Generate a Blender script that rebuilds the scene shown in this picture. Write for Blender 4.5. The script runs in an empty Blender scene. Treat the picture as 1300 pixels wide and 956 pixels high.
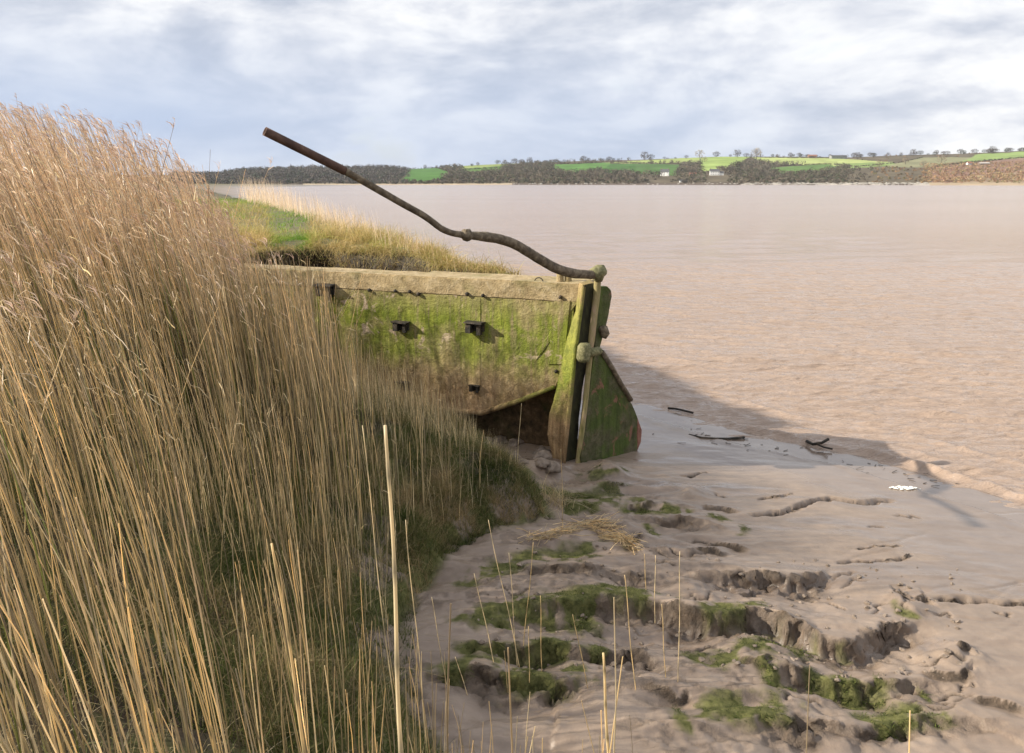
import bpy, bmesh, math, random
import numpy as np
from mathutils import Vector, Matrix
rng = np.random.default_rng(11)
random.seed(5)
R = math.radians
scene = bpy.context.scene
COL = scene.collection

# ------------------------------------------------------------------ camera
F = 1011.0; CH = 4.45
PT = math.atan(202.0/F)
cp, sp = math.cos(PT), math.sin(PT)
cam_d = bpy.data.cameras.new('camera'); cam = bpy.data.objects.new('camera', cam_d); COL.objects.link(cam)
cam.location = (0, 0, CH); cam.rotation_euler = (math.pi/2-PT, 0, 0)
cam_d.sensor_width = 36; cam_d.lens = 36*F/1300; cam_d.shift_y = -45/1300
cam_d.clip_start = 0.05; cam_d.clip_end = 20000
scene.camera = cam

def ray(px, py):
    a = (px-650)/F; b = -(py-433)/F
    return Vector((a, cp+b*sp, -sp+b*cp))
def P(px, py, Y):
    d = ray(px, py); t = Y/d.y
    return Vector((d.x*t, Y, CH+d.z*t))
def PG(px, py, z=0.3):
    d = ray(px, py); t = (z-CH)/d.z
    return Vector((d.x*t, d.y*t, z))
def PP(px, py, p0, n):
    d = ray(px, py); o = Vector((0, 0, CH)); t = (Vector(p0)-o).dot(n)/d.dot(n)
    return o+d*t
def proj(x, y, z):
    dz = z-CH
    dep = y*cp-dz*sp; up = y*sp+dz*cp
    return 650+F*x/dep, 433-F*up/dep

# ------------------------------------------------------------------ noise
TB = np.random.default_rng(3).random((256, 256))
def vnoise(x, y, s=0):
    x = np.asarray(x, float)+s*17.31; y = np.asarray(y, float)+s*9.77
    xi = np.floor(x).astype(int); yi = np.floor(y).astype(int)
    fx = x-xi; fy = y-yi
    fx = fx*fx*fx*(fx*(fx*6-15)+10); fy = fy*fy*fy*(fy*(fy*6-15)+10)
    a = TB[xi & 255, yi & 255]; b = TB[(xi+1) & 255, yi & 255]
    c = TB[xi & 255, (yi+1) & 255]; d = TB[(xi+1) & 255, (yi+1) & 255]
    return (a*(1-fx)+b*fx)*(1-fy)+(c*(1-fx)+d*fx)*fy
def fbm(x, y, o=4, s=0):
    v = 0; a = .5; t = 0
    for i in range(o):
        v = v+a*vnoise(x*2**i, y*2**i, s+i*3); t += a; a *= .5
    return v/t
def sstep(a, b, v):
    t = np.clip((v-a)/(b-a), 0, 1); return t*t*(3-2*t)

# ------------------------------------------------------------------ mesh helpers
def npmesh(name, verts, faces, mat=None, parent=None, smooth=False, attrs=None, mats=None, midx=None):
    verts = np.asarray(verts, np.float32).reshape(-1, 3); faces = np.asarray(faces, np.int32)
    k = faces.shape[1]; m = len(faces)
    me = bpy.data.meshes.new(name)
    me.vertices.add(len(verts)); me.vertices.foreach_set('co', verts.ravel())
    me.loops.add(m*k); me.loops.foreach_set('vertex_index', faces.ravel())
    me.polygons.add(m)
    me.polygons.foreach_set('loop_start', np.arange(m, dtype=np.int32)*k)
    me.polygons.foreach_set('loop_total', np.full(m, k, np.int32))
    if smooth: me.polygons.foreach_set('use_smooth', np.ones(m, bool))
    for an, av in (attrs or {}).items():
        av = np.asarray(av, np.float32)
        if av.ndim == 1:
            a = me.attributes.new(an, 'FLOAT', 'POINT'); a.data.foreach_set('value', av)
        else:
            a = me.attributes.new(an, 'FLOAT_COLOR', 'POINT')
            if av.shape[1] == 3: av = np.concatenate([av, np.ones((len(av), 1), np.float32)], 1)
            a.data.foreach_set('color', av.ravel())
    me.update(calc_edges=True); me.validate()
    if mats:
        for q in mats: me.materials.append(q)
        me.polygons.foreach_set('material_index', midx)
    elif mat: me.materials.append(mat)
    o = bpy.data.objects.new(name, me); COL.objects.link(o)
    if parent: o.parent = parent
    return o
def bmobj(name, bm, mat, parent=None, smooth=False):
    bmesh.ops.recalc_face_normals(bm, faces=bm.faces[:])
    me = bpy.data.meshes.new(name); bm.to_mesh(me); bm.free()
    if smooth:
        for p in me.polygons: p.use_smooth = True
    me.materials.append(mat)
    o = bpy.data.objects.new(name, me); COL.objects.link(o)
    if parent: o.parent = parent
    return o
def tag(o, label=None, cat=None, group=None, kind=None):
    if label: o['label'] = label
    if cat: o['category'] = cat
    if group: o['group'] = group
    if kind: o['kind'] = kind
    return o
def empty(name, loc=(0, 0, 0)):
    o = bpy.data.objects.new(name, None); COL.objects.link(o); o.location = loc; o.empty_display_size = .1
    return o
def fix_parent(child, par):     # keep world placement
    child.parent = par; child.matrix_parent_inverse = Matrix.Translation(par.location).inverted()

def ribbons(pts, wid, side, ts=None):
    """pts (K,S,3), wid (K,S), side (K,3)"""
    K, S, _ = pts.shape
    off = side[:, None, :]*wid[:, :, None]*.5
    v = np.stack([pts-off, pts+off], 2).reshape(-1, 3)
    base = (np.arange(K)*S*2)[:, None]+(np.arange(S-1)*2)[None, :]
    f = np.stack([base, base+1, base+3, base+2], -1).reshape(-1, 4)
    return v, f
def tubes(pts, rad, n=3):
    K, S, _ = pts.shape
    t = np.gradient(pts, axis=1); t /= np.linalg.norm(t, axis=2, keepdims=True)+1e-9
    ref = np.zeros_like(t); ref[..., 0] = 1; ref[..., 1] = .3
    a = np.cross(t, ref); a /= np.linalg.norm(a, axis=2, keepdims=True)+1e-9
    b = np.cross(t, a)
    rings = []
    for i in range(n):
        an = 2*math.pi*i/n+.4
        rings.append(pts+rad[..., None]*(a*math.cos(an)+b*math.sin(an)))
    v = np.stack(rings, 2).reshape(-1, 3)
    base = (np.arange(K)*S*n)[:, None, None]+(np.arange(S-1)*n)[None, :, None]
    i = np.arange(n)[None, None, :]; j = (i+1) % n
    f = np.stack([base+i, base+j, base+n+j, base+n+i], -1).reshape(-1, 4)
    return v, f
class Acc:
    def __init__(s): s.v = []; s.f = []; s.c = []; s.n = 0
    def add(s, v, f, c):
        s.v.append(v); s.f.append(f+s.n); s.n += len(v)
        s.c.append(np.broadcast_to(c, (len(v), 3)) if np.ndim(c) == 1 else c)
    def build(s, name, mat, parent=None, smooth=True):
        return npmesh(name, np.concatenate(s.v), np.concatenate(s.f), mat, parent, smooth, {'tint': np.concatenate(s.c)})

# ------------------------------------------------------------------ material helpers
def newmat(name):
    m = bpy.data.materials.new(name); m.use_nodes = True
    nt = m.node_tree; bs = nt.nodes['Principled BSDF']
    return m, nt, bs
class NB:
    def __init__(s, nt): s.nt = nt
    def n(s, t, **kw):
        nd = s.nt.nodes.new(t)
        for k, v in kw.items():
            if k.startswith('i_'):
                nd.inputs[k[2:].replace('_', ' ')].default_value = v
            else: setattr(nd, k, v)
        return nd
    def l(s, a, b): s.nt.links.new(a, b)
    def mapping(s, vec, scale=(1, 1, 1), rot=(0, 0, 0)):
        m = s.n('ShaderNodeMapping'); m.inputs['Scale'].default_value = scale; m.inputs['Rotation'].default_value = rot
        s.l(vec, m.inputs['Vector']); return m.outputs[0]
    def noise(s, vec, scale, detail=5, rough=.55, dist=0):
        m = s.n('ShaderNodeTexNoise'); m.inputs['Scale'].default_value = scale; m.inputs['Detail'].default_value = detail
        m.inputs['Roughness'].default_value = rough; m.inputs['Distortion'].default_value = dist
        s.l(vec, m.inputs['Vector']); return m.outputs['Fac']
    def ramp(s, fac, stops):
        r = s.n('ShaderNodeValToRGB'); e = r.color_ramp.elements
        while len(e) < len(stops): e.new(.5)
        for q, (p, c) in zip(e, stops):
            q.position = p; q.color = (c, c, c, 1) if not hasattr(c, '__len__') else (*c, 1)
        s.l(fac, r.inputs[0]); return r.outputs[0]
    def mix(s, f, a, b, mode='MIX'):
        m = s.n('ShaderNodeMix', data_type='RGBA', blend_type=mode)
        for src, idx in ((f, 0), (a, 6), (b, 7)):
            if hasattr(src, 'is_linked') or hasattr(src, 'links'): s.l(src, m.inputs[idx])
            elif hasattr(src, '__len__'): m.inputs[idx].default_value = (*src, 1)
            else: m.inputs[idx].default_value = src
        return m.outputs[2]
    def math(s, op, a, b=None, clamp=False):
        m = s.n('ShaderNodeMath', operation=op, use_clamp=clamp)
        for src, i in ((a, 0), (b, 1)):
            if src is None: continue
            if hasattr(src, 'links'): s.l(src, m.inputs[i])
            else: m.inputs[i].default_value = src
        return m.outputs[0]
    def bump(s, h, strength, dist, normal=None):
        b = s.n('ShaderNodeBump'); b.inputs['Strength'].default_value = strength; b.inputs['Distance'].default_value = dist
        s.l(h, b.inputs['Height'])
        if normal: s.l(normal, b.inputs['Normal'])
        return b.outputs[0]

def mat_tint(name, rough=.75, trans=0., spec=.25):
    m, nt, bs = newmat(name); b = NB(nt)
    a = b.n('ShaderNodeAttribute', attribute_name='tint')
    b.l(a.outputs['Color'], bs.inputs['Base Color'])
    bs.inputs['Roughness'].default_value = rough
    bs.inputs['Specular IOR Level'].default_value = spec
    if trans:
        t = b.n('ShaderNodeBsdfTranslucent'); b.l(a.outputs['Color'], t.inputs[0])
        mx = b.n('ShaderNodeMixShader'); mx.inputs[0].default_value = trans
        b.l(bs.outputs[0], mx.inputs[1]); b.l(t.outputs[0], mx.inputs[2])
        b.l(mx.outputs[0], nt.nodes['Material Output'].inputs[0])
    return m
M_reed = mat_tint('dry_reed', .42, .42, .5)
M_grass = mat_tint('grass_blades', .7, .25, .2)
M_moss = mat_tint('moss_blades', .8, .2, .15)

# ground
def ground_mat():
    m, nt, bs = newmat('mud_ground'); b = NB(nt)
    co = b.n('ShaderNodeNewGeometry').outputs['Position']
    moss = b.n('ShaderNodeAttribute', attribute_name='moss').outputs['Fac']
    rough_a = b.n('ShaderNodeAttribute', attribute_name='face').outputs['Fac']
    soil = b.n('ShaderNodeAttribute', attribute_name='soil').outputs['Fac']
    wet = b.n('ShaderNodeAttribute', attribute_name='wet').outputs['Fac']
    n1 = b.noise(co, 1.9, 9, .65, .5); n2 = b.noise(co, 14, 6, .6); n3 = b.noise(b.mapping(co, (2, 7, 3), (0, 0, .25)), 1.2, 6, .6, .6)
    base = b.ramp(n1, [(.3, (.215, .158, .116)), (.7, (.325, .248, .190))])
    base = b.mix(b.ramp(n3, [(.45, 0), (.7, .55)]), base, (.21, .152, .115))
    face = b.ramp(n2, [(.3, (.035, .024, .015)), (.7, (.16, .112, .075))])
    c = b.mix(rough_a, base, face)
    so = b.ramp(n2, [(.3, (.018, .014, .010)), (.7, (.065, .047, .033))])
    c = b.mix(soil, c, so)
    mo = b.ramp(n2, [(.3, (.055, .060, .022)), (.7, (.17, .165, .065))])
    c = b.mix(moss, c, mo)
    c = b.mix(b.math('MULTIPLY', wet, .45), c, (.15, .115, .095))
    b.l(c, bs.inputs['Base Color'])
    r = b.math('ADD', b.math('MULTIPLY', n1, .3), .28)
    r = b.math('SUBTRACT', r, b.math('MULTIPLY', wet, .38))
    r = b.math('ADD', r, b.math('MULTIPLY', rough_a, .2)); r = b.math('ADD', r, b.math('MULTIPLY', moss, .35), True)
    b.l(b.math('MAXIMUM', r, .1), bs.inputs['Roughness'])
    b.l(b.math('SUBTRACT', .5, b.math('MULTIPLY', b.math('MAXIMUM', soil, moss), .45)), bs.inputs['Specular IOR Level'])
    h = b.math('ADD', b.math('MULTIPLY', b.noise(co, 9, 8, .65), .6), b.math('MULTIPLY', b.noise(co, 55, 6, .7), .30))
    st = b.math('ADD', .25, b.math('MULTIPLY', rough_a, 1.0)); st = b.math('MULTIPLY', st, b.math('SUBTRACT', 1, b.math('MULTIPLY', wet, .85)))
    bp = b.n('ShaderNodeBump'); bp.inputs['Distance'].default_value = .05; b.l(st, bp.inputs['Strength']); b.l(h, bp.inputs['Height'])
    b.l(bp.outputs[0], bs.inputs['Normal'])
    return m
M_ground = ground_mat()

# ------------------------------------------------------------------ terrain
def polydist(x, y, pts):
    """nearest distance, signed side (+ = right of direction), param 0..1 along"""
    pts = [np.array((p[0], p[1])) for p in pts]
    best = np.full(x.shape, 1e9); sg = np.ones(x.shape); par = np.zeros(x.shape)
    L = [0]
    for a, c in zip(pts[:-1], pts[1:]): L.append(L[-1]+np.linalg.norm(c-a))
    for i, (a, c) in enumerate(zip(pts[:-1], pts[1:])):
        d = c-a; l2 = d@d
        t = np.clip(((x-a[0])*d[0]+(y-a[1])*d[1])/l2, 0, 1)
        qx = a[0]+t*d[0]; qy = a[1]+t*d[1]
        dd = np.hypot(x-qx, y-qy)
        s = (x-a[0])*d[1]-(y-a[1])*d[0]
        m = dd < best-1e-9
        best = np.where(m, dd, best); sg = np.where(m, np.sign(s), sg)
        par = np.where(m, (L[i]+t*math.sqrt(l2))/L[-1], par)
    return best, sg, par, L[-1]
def inpoly(x, y, pts):
    ins = np.zeros(x.shape, bool); n = len(pts)
    for i in range(n):
        x0, y0 = pts[i]; x1, y1 = pts[(i+1) % n]
        if y0 == y1: continue
        c = ((y0 > y) != (y1 > y)) & (x < (x1-x0)*(y-y0)/(y1-y0)+x0)
        ins ^= c
    return ins

TOE = [(60, 1), (8, 2.6), (1.6, 3.2), (.2, 3.9), (-.45, 4.7), (-.8, 5.6), (-.95, 6.6), (-.95, 7.4), (-.72, 8.2), (-.2, 8.85), (.35, 9.3), (.2, 10.2), (-.3, 11.2), (-.45, 12.2), (-.9, 13.0), (-4, 14.0), (-5.5, 15.5), (-6, 17), (-9, 19)]
WATER = [(-60, 190), (-9, 44), (-1.6, 22), (.6, 17), (1.6, 15.8)]+[tuple(PG(*q, 0))[:2] for q in [(812, 512), (870, 527), (940, 548), (1040, 570), (1100, 580), (1200, 611), (1300, 641), (1600, 730)]]+[(40, 0)]
SPIT = [(.35, 13.25), (-.95, 14.1), (-2.1, 16.6), (-3.4, 18.2), (-4.7, 19.4), (-5.6, 18.4), (-6.8, 17), (-9, 15.5), (-30, 13), (-300, 10), (-300, 900), (-160, 400), (-42, 115), (-10.5, 41), (-3.3, 23), (-.8, 15.6), (.2, 14.1)]
G_ = lambda z, *q: [tuple(PG(a, b_, z))[:2] for a, b_ in q]
# scarps: (polyline left->right, height, refill width, lip)
SCARPS = [
 (G_(.4, (795, 640), (830, 648), (870, 652), (905, 657), (945, 662)), .17, .30, .05),
 (G_(.35, (860, 718), (900, 724), (950, 727), (1000, 725), (1035, 716), (1068, 704)), .19, .5, .05),
 (G_(.35, (590, 800), (650, 790), (720, 783), (770, 776), (820, 772), (860, 785), (905, 785), (950, 780), (985, 788), (1010, 795), (1050, 803), (1100, 793), (1140, 781), (1178, 766)), .33, .55, .07),
 (G_(.35, (560, 860), (620, 843), (690, 832), (750, 824), (800, 826), (850, 842), (885, 862)), .25, .4, .06),
 (G_(.35, (925, 868), (960, 862), (1000, 852), (1060, 856), (1100, 862), (1150, 858), (1180, 848), (1215, 845), (1240, 838)), .17, .8, .05),
 (G_(.3, (880, 930), (1000, 915), (1100, 925), (1200, 905), (1320, 915)), .09, .6, .03),
 (G_(.3, (480, 905), (600, 890), (720, 882), (800, 900)), .24, .5, .05),
 (G_(.45, (625, 742), (690, 728), (760, 722), (830, 716), (870, 712)), .13, .3, .04),
 (G_(.45, (690, 628), (740, 632), (790, 640)), .12, .3, .04),
 (G_(.3, (868, 632), (890, 630), (910, 625)), .07, .15, .03),
 (G_(.3, (1170, 830), (1205, 835), (1235, 822)), .12, .2, .05),
]
CRACKS = [
 (G_(.2, (945, 656), (965, 655), (985, 651), (1000, 648), (1015, 640), (1032, 631), (1060, 627), (1100, 631), (1120, 626), (1140, 625)), .10, .035),
 (G_(.2, (1180, 764), (1215, 760), (1260, 763), (1300, 762), (1400, 770)), .08, .03),
 (G_(.2, (1060, 718), (1100, 714), (1140, 708), (1160, 700)), .035, .02),
 (G_(.2, (960, 632), (990, 626), (1010, 622)), .03, .02),
 (G_(.2, (872, 603), (885, 598), (900, 595)), .05, .03),
 (G_(.2, (1085, 698), (1110, 695), (1150, 690)), .02, .015),
]
MOUNDS = [(P(768, 588, 11.3), .32, .22), (PG(620, 590, .9), .5, .15), (PG(675, 575, .6), .35, .18), (PG(1205, 815, .35), .22, .12), (PG(1150, 755, .35), .16, .07), (PG(880, 620, .25), .2, .07),
          (PG(745, 735, .4), .4, .06), (PG(960, 815, .4), .5, .09), (PG(700, 765, .4), .6, .08), (PG(650, 600, .6), .3, .12)]
BLOBS = [  # moss polylines, radius
 (G_(.4, (800, 634), (850, 640), (900, 645), (945, 655)), .13), (G_(.4, (640, 728), (690, 708), (765, 692)), .2), (G_(.4, (600, 745), (640, 730)), .15),
 (G_(.4, (600, 800), (660, 778), (720, 770), (800, 756), (840, 752)), .13), (G_(.4, (640, 785), (690, 790), (760, 772)), .12), (G_(.4, (590, 845), (680, 828), (745, 820)), .09),
 (G_(.4, (700, 622), (760, 615), (790, 607)), .17), (G_(.4, (705, 640), (770, 632)), .13), (G_(.4, (900, 828), (950, 812), (998, 804)), .13), (G_(.4, (900, 772), (965, 765)), .12),
 (G_(.4, (970, 848), (995, 868)), .13), (G_(.4, (1050, 848), (1062, 850)), .09), (G_(.4, (1095, 850), (1096, 860)), .09), (G_(.4, (1125, 850), (1135, 860)), .1), (G_(.4, (1140, 757), (1150, 760)), .08), (G_(.4, (1175, 850), (1178, 856)), .06),
 (G_(.4, (575, 872), (640, 862)), .12), (G_(.4, (745, 850), (765, 870)), .1), (G_(.4, (730, 720), (745, 722)), .06), (G_(.4, (1040, 800), (1060, 803)), .04), (G_(.3, (740, 600), (790, 592)), .12),
 (G_(.4, (830, 660), (850, 672)), .09), (G_(.5, (640, 570), (690, 610)), .14), (G_(.3, (880, 920), (960, 905)), .15), (G_(.3, (1100, 915), (1190, 902)), .12), (G_(.3, (600, 880), (720, 880)), .14)]

def G(x, y, full=False):
    x = np.asarray(x, float); y = np.asarray(y, float)
    wx = x+.20*(fbm(x*1.7, y*1.7, 4, 5)-.5)*2+.05*(fbm(x*6, y*6, 5, 21)-.5)*2
    wy = y+.20*(fbm(x*1.7, y*1.7, 4, 9)-.5)*2+.06*(fbm(x*6, y*6, 5, 27)-.5)*2
    near = (x > -20) & (x < 25) & (y < 60)
    d, s, _, _ = polydist(wx*.3+x*.7, wy*.3+y*.7, WATER)
    dw = d*s
    z = np.where(dw > 0, np.minimum(.055*dw, .24+.05*(dw-3)), .22*dw); z = np.clip(z, -1.2, .55)
    z = z+np.where(near, .045*(fbm(x*.8, y*1.6, 4, 2)-.5)*sstep(.0, 2.0, dw), 0)
    face = np.zeros(x.shape)
    rid = 1-np.abs(2*fbm(x*.55+y*.12, y*1.9-x*.15, 4, 45)-1)
    zone = sstep(1.2, 3.5, dw)*(1-sstep(10.5, 12.5, y))*(x < 9)
    z = z+zone*(.22*(rid-.72)+.05*(fbm(x*2.2, y*4.5, 4, 46)-.5)*2)*(1-.88*sstep(1.6, 3.4, x))
    if full or True:
        for pl, h, w, lip in SCARPS:
            h = h*.66
            d, s, t, L = polydist(wx, wy, pl); sd = d*s
            e = sstep(0, .8/L, t)*sstep(0, .9/L, 1-t)*np.where(d < 3, 1, 0)*(.25+1.0*fbm(x*2.6, y*2.6, 4, 40))
            c = np.where(sd > 0, -h*sstep(0, .07, sd)*np.exp(-(np.maximum(sd-.07, 0)/(w*1.25))**2), 0)+lip*np.exp(-(sd/.25)**2)*(sd < 0)+lip*(1-sstep(0, .07, sd))*(sd >= 0)
            z = z+c*e
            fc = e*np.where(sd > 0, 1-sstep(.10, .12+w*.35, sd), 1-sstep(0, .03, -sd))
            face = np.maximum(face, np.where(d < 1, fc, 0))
        for pl, h, w in CRACKS:
            wx2 = x+.05*(fbm(x*6, y*6, 3, 33)-.5)*2; wy2 = y+.05*(fbm(x*6, y*6, 3, 37)-.5)*2
            d, s, t, L = polydist(wx2, wy2, pl); sd = d*s
            e = sstep(0, .1, t)*sstep(0, .1, 1-t)
            ww = w*(.6+.9*vnoise(x*5, y*5, 3))
            z = z-h*np.exp(-(sd/ww)**2)*e*(d < .3)+h*.12*np.exp(-((sd+w*2)/.08)**2)*e*(d < .5)
            face = np.maximum(face, (1-sstep(ww*.4, ww*1.3, d))*e*(d < .3))
        for c, r, h in MOUNDS:
            q = np.hypot(wx-c.x, wy-c.y)/r
            z = z+h*np.exp(-q**2)
    z = np.where(dw > .8, np.maximum(z, .05+.02*fbm(x*3, y*3, 2, 55)), z)
    # reed bank
    d, s, _, _ = polydist(wx, wy, TOE)
    db = -d*s                               # + inside bank (left of direction)
    dbs = db*(1+sstep(-3.5, -5, x)*sstep(8, 12, y)); bz = np.interp(dbs, [0, .12, .45, 1.2, 2.4, 4, 7, 12], [0, .22, .42, .72, 1.15, 1.75, 2.3, 2.7])
    bz = bz+.10*(fbm(x*1.5, y*1.5, 4, 14)-.5)*sstep(0, 1, db)
    z = z+np.where(db > 0, bz*np.where(near | (x < 0), 1, 1), 0)
    z = np.minimum(z, 2.95+.1*fbm(x, y, 3, 8))
    # keep clear below the camera's feet
    z = np.where((y < 2.5) & (x > -3), np.minimum(z, 2.75), z)
    face = face*(db < .1)
    # spit
    wxs = x+.25*(fbm(x*1.2, y*1.2, 4, 15)-.5)*2; wys = y+.25*(fbm(x*1.2, y*1.2, 4, 19)-.5)*2
    d, s, _, _ = polydist(wxs, wys, SPIT+[SPIT[0]])
    ins = inpoly(wxs, wys, SPIT); ds = np.where(ins, d, -d)
    zt = 2.83+.15*sstep(0, 1.2, ds)+.12*(fbm(x*.9, y*.9, 3, 12)-.5)+.18*sstep(20, 60, y)
    k = sstep(-.12, .16, ds)
    z = z*(1-k)+np.maximum(z, zt)*k
    soil = sstep(-2.2, -1.2, ds)*(1-sstep(.18, .5, ds))*(y < 60)*(y > 12.6)*(x < .1)
    # cove behind the hull : dark low floor
    if not full: return z
    mo = np.zeros(x.shape)
    for pl, r in BLOBS:
        r = r*1.35
        d, s, t, L = polydist(wx, wy, pl)
        mo = np.maximum(mo, 1-sstep(r*.5, r*1.3, d+.12*r*8*(fbm(x*5, y*5, 3, 50)-.5)))
    mo = mo*sstep(.34, .50, fbm(x*6, y*6, 6, 60))
    edge = sstep(-.15, .05, db)*(1-sstep(1.6, 3.0, db))*sstep(.33, .5, fbm(x*2.2, y*2.2, 4, 61))
    mo = np.maximum(mo, edge)
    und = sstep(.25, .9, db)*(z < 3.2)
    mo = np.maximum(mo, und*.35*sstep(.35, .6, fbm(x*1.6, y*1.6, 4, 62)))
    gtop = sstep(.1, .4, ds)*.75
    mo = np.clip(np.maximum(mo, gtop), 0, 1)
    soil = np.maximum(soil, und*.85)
    wet = np.clip(1-sstep(.015, .075, z)+.8*sstep(.50, .60, fbm(x*.45+y*.2, y*1.5, 4, 70))*(1-sstep(.2, .34, z))+.7*(1-sstep(.08, .14, z)), 0, 1)
    return z, mo, face, soil, wet, db, ds

def axis(parts):
    out = []
    for a, b_, n in parts: out.append(np.linspace(a, b_, n, endpoint=False))
    return np.concatenate(out+[np.array([parts[-1][1]])])
xs = axis([(-9000, -600, 12), (-600, -60, 24), (-60, -12, 60), (-12, -1.5, 170), (-1.5, 7.2, 420), (7.2, 14, 70), (14, 60, 30), (60, 9000, 20)])
ys = axis([(-300, -10, 10), (-10, 2.4, 40), (2.4, 4.6, 60), (4.6, 9.5, 300), (9.5, 13.5, 150), (13.5, 24, 170), (24, 60, 60), (60, 600, 60), (600, 9000, 12)])
X, Y = np.meshgrid(xs, ys)
Z, MO, FA, SO, WE, DB, DS = G(X, Y, True)
Z = Z+FA*.10*(fbm(X*9, Y*9, 4, 80)-.5)*2+(.014*(fbm(X*4, Y*8, 4, 81)-.5)+.005*(fbm(X*17, Y*17, 3, 82)-.5))*sstep(.06, .2, Z)
cr = np.random.default_rng(77)
FA0 = FA.copy()
for i_ in range(85):
    cpx, cpy = cr.uniform(590, 1300), cr.uniform(590, 900)
    if cpx > 960 and cpy < 760 and cr.random() < .6: continue
    c0 = PG(cpx, cpy, .3); an = cr.normal(.1, .35); L_ = cr.uniform(.12, .55); big_ = cr.random() < .3
    cpts = [(c0.x+math.cos(an)*L_*q_+cr.normal()*.02, c0.y+math.sin(an)*L_*q_+cr.normal()*.035) for q_ in np.linspace(-.5, .5, 7)]
    mm = (np.abs(X-c0.x) < L_) & (np.abs(Y-c0.y) < L_*.7+.1)
    xx_, yy_ = X[mm], Y[mm]
    dd_, ss_, t_, _ = polydist(xx_+.03*(fbm(xx_*9, yy_*9, 3, 86)-.5), yy_+.05*(fbm(xx_*9, yy_*9, 3, 87)-.5), cpts)
    e_ = sstep(0, .25, t_)*sstep(0, .25, 1-t_); sdd = dd_*ss_
    if big_:      # small slumped step
        h_ = cr.uniform(.03, .07)
        Z[mm] += e_*np.where(sdd > 0, -h_*sstep(0, .03, sdd)*np.exp(-(sdd/.14)**2), h_*.4*np.exp(-(sdd/.07)**2))
        FA[mm] = np.maximum(FA[mm], e_*(sdd > -.01)*(1-sstep(.03, .08, dd_)))
    else:
        w_ = cr.uniform(.010, .02)
        Z[mm] -= e_*cr.uniform(.02, .045)*np.exp(-(dd_/w_)**2); FA[mm] = np.maximum(FA[mm], e_*(1-sstep(w_*.4, w_*1.2, dd_)))
for i_ in range(16):   # shallow drainage rills running down to the water
    c0 = PG(cr.uniform(880, 1300), cr.uniform(640, 860), .2); L_ = cr.uniform(.8, 2.2); an = cr.normal(.45, .18)
    cpts = [(c0.x+math.cos(an)*L_*q_, c0.y+math.sin(an)*L_*q_+.05*math.sin(q_*6+i_)+cr.normal()*.02) for q_ in np.linspace(0, 1, 9)]
    mm = (X > c0.x-.3) & (X < c0.x+L_+.3) & (Y > c0.y-.4) & (Y < c0.y+L_)
    dd_, ss_, t_, _ = polydist(X[mm], Y[mm]+.05*(fbm(X[mm]*3, Y[mm]*3, 3, 96)-.5), cpts)
    Z[mm] -= np.sin(np.clip(t_, 0, 1)*math.pi)*cr.uniform(.006, .014)*np.exp(-(dd_/cr.uniform(.02, .04))**2)
# clotted, broken ground along the gully edges
clot = (1-sstep(1.8, 3.2, X))*sstep(.5, .64, fbm(X*1.5, Y*2.6, 3, 88))*sstep(.16, .3, Z)*(DB < .3)*(X > -1.5)*(X < 6)*(Y < 11.5)
Z += clot*.03*(np.abs(fbm(X*9, Y*12, 4, 89)-.5)*2)
FA = np.maximum(FA, clot*.45*sstep(.45, .6, fbm(X*10, Y*13, 3, 90)))
lump = FA0*.075; u_ = fbm(X*9+Z*6, Z*22+Y*4, 4, 83); v_ = fbm(X*10-Z*5, Z*20+Y*5, 4, 84)
X = X+lump*(u_-.5)*2; Y = Y-lump*(v_-.4)*1.6
nx, ny = len(xs), len(ys)
ii = (np.arange(ny-1)[:, None]*nx+np.arange(nx-1)[None, :]).ravel()
faces = np.stack([ii, ii+1, ii+nx+1, ii+nx], 1)
ground = npmesh('ground', np.stack([X, Y, Z], -1).reshape(-1, 3), faces, M_ground, None, True,
                {'moss': MO.ravel(), 'face': FA.ravel(), 'soil': SO.ravel(), 'wet': WE.ravel()})
tag(ground, kind='structure')

# ------------------------------------------------------------------ water
def water_mat():
    m, nt, bs = newmat('river_water'); b = NB(nt)
    co = b.n('ShaderNodeNewGeometry').outputs['Position']
    n = b.noise(b.mapping(co, (.004, .02, 1)), 1, 4)
    c = b.ramp(n, [(.3, (.345, .252, .192)), (.7, (.40, .298, .230))])
    b.l(c, bs.inputs['Base Color'])
    sy_ = b.n('ShaderNodeSeparateXYZ'); b.l(co, sy_.inputs[0])
    mr = b.n('ShaderNodeMapRange'); b.l(sy_.outputs[1], mr.inputs[0]); mr.inputs[1].default_value = 14; mr.inputs[2].default_value = 110; mr.inputs[3].default_value = .08; mr.inputs[4].default_value = .17
    b.l(b.math('ADD', mr.outputs[0], b.math('MULTIPLY', b.math('SUBTRACT', b.noise(b.mapping(co, (.006, .03, 1)), 1, 4), .5), .10)), bs.inputs['Roughness']); bs.inputs['IOR'].default_value = 1.33
    h1 = b.noise(b.mapping(co, (.8, 2.9, 1), (0, 0, -.06)), 1.6, 6, .6, .4)
    h2 = b.noise(b.mapping(co, (.13, .62, 1), (0, 0, .05)), 1.0, 4, .6, .3)
    h = b.math('ADD', b.math('MULTIPLY', h1, .6), b.math('MULTIPLY', h2, 1.1))
    b.l(b.bump(h, .9, .26), bs.inputs['Normal'])
    return m
M_water = water_mat()
wxs = axis([(-9000, -60, 30), (-60, -6, 50), (-6, 1, 40), (1, 13, 420), (13, 40, 220), (40, 9000, 40)])
wys = axis([(-200, 6, 20), (6, 20, 420), (20, 45, 260), (45, 120, 160), (120, 9000, 60)])
WX, WY = np.meshgrid(wxs, wys)
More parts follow.
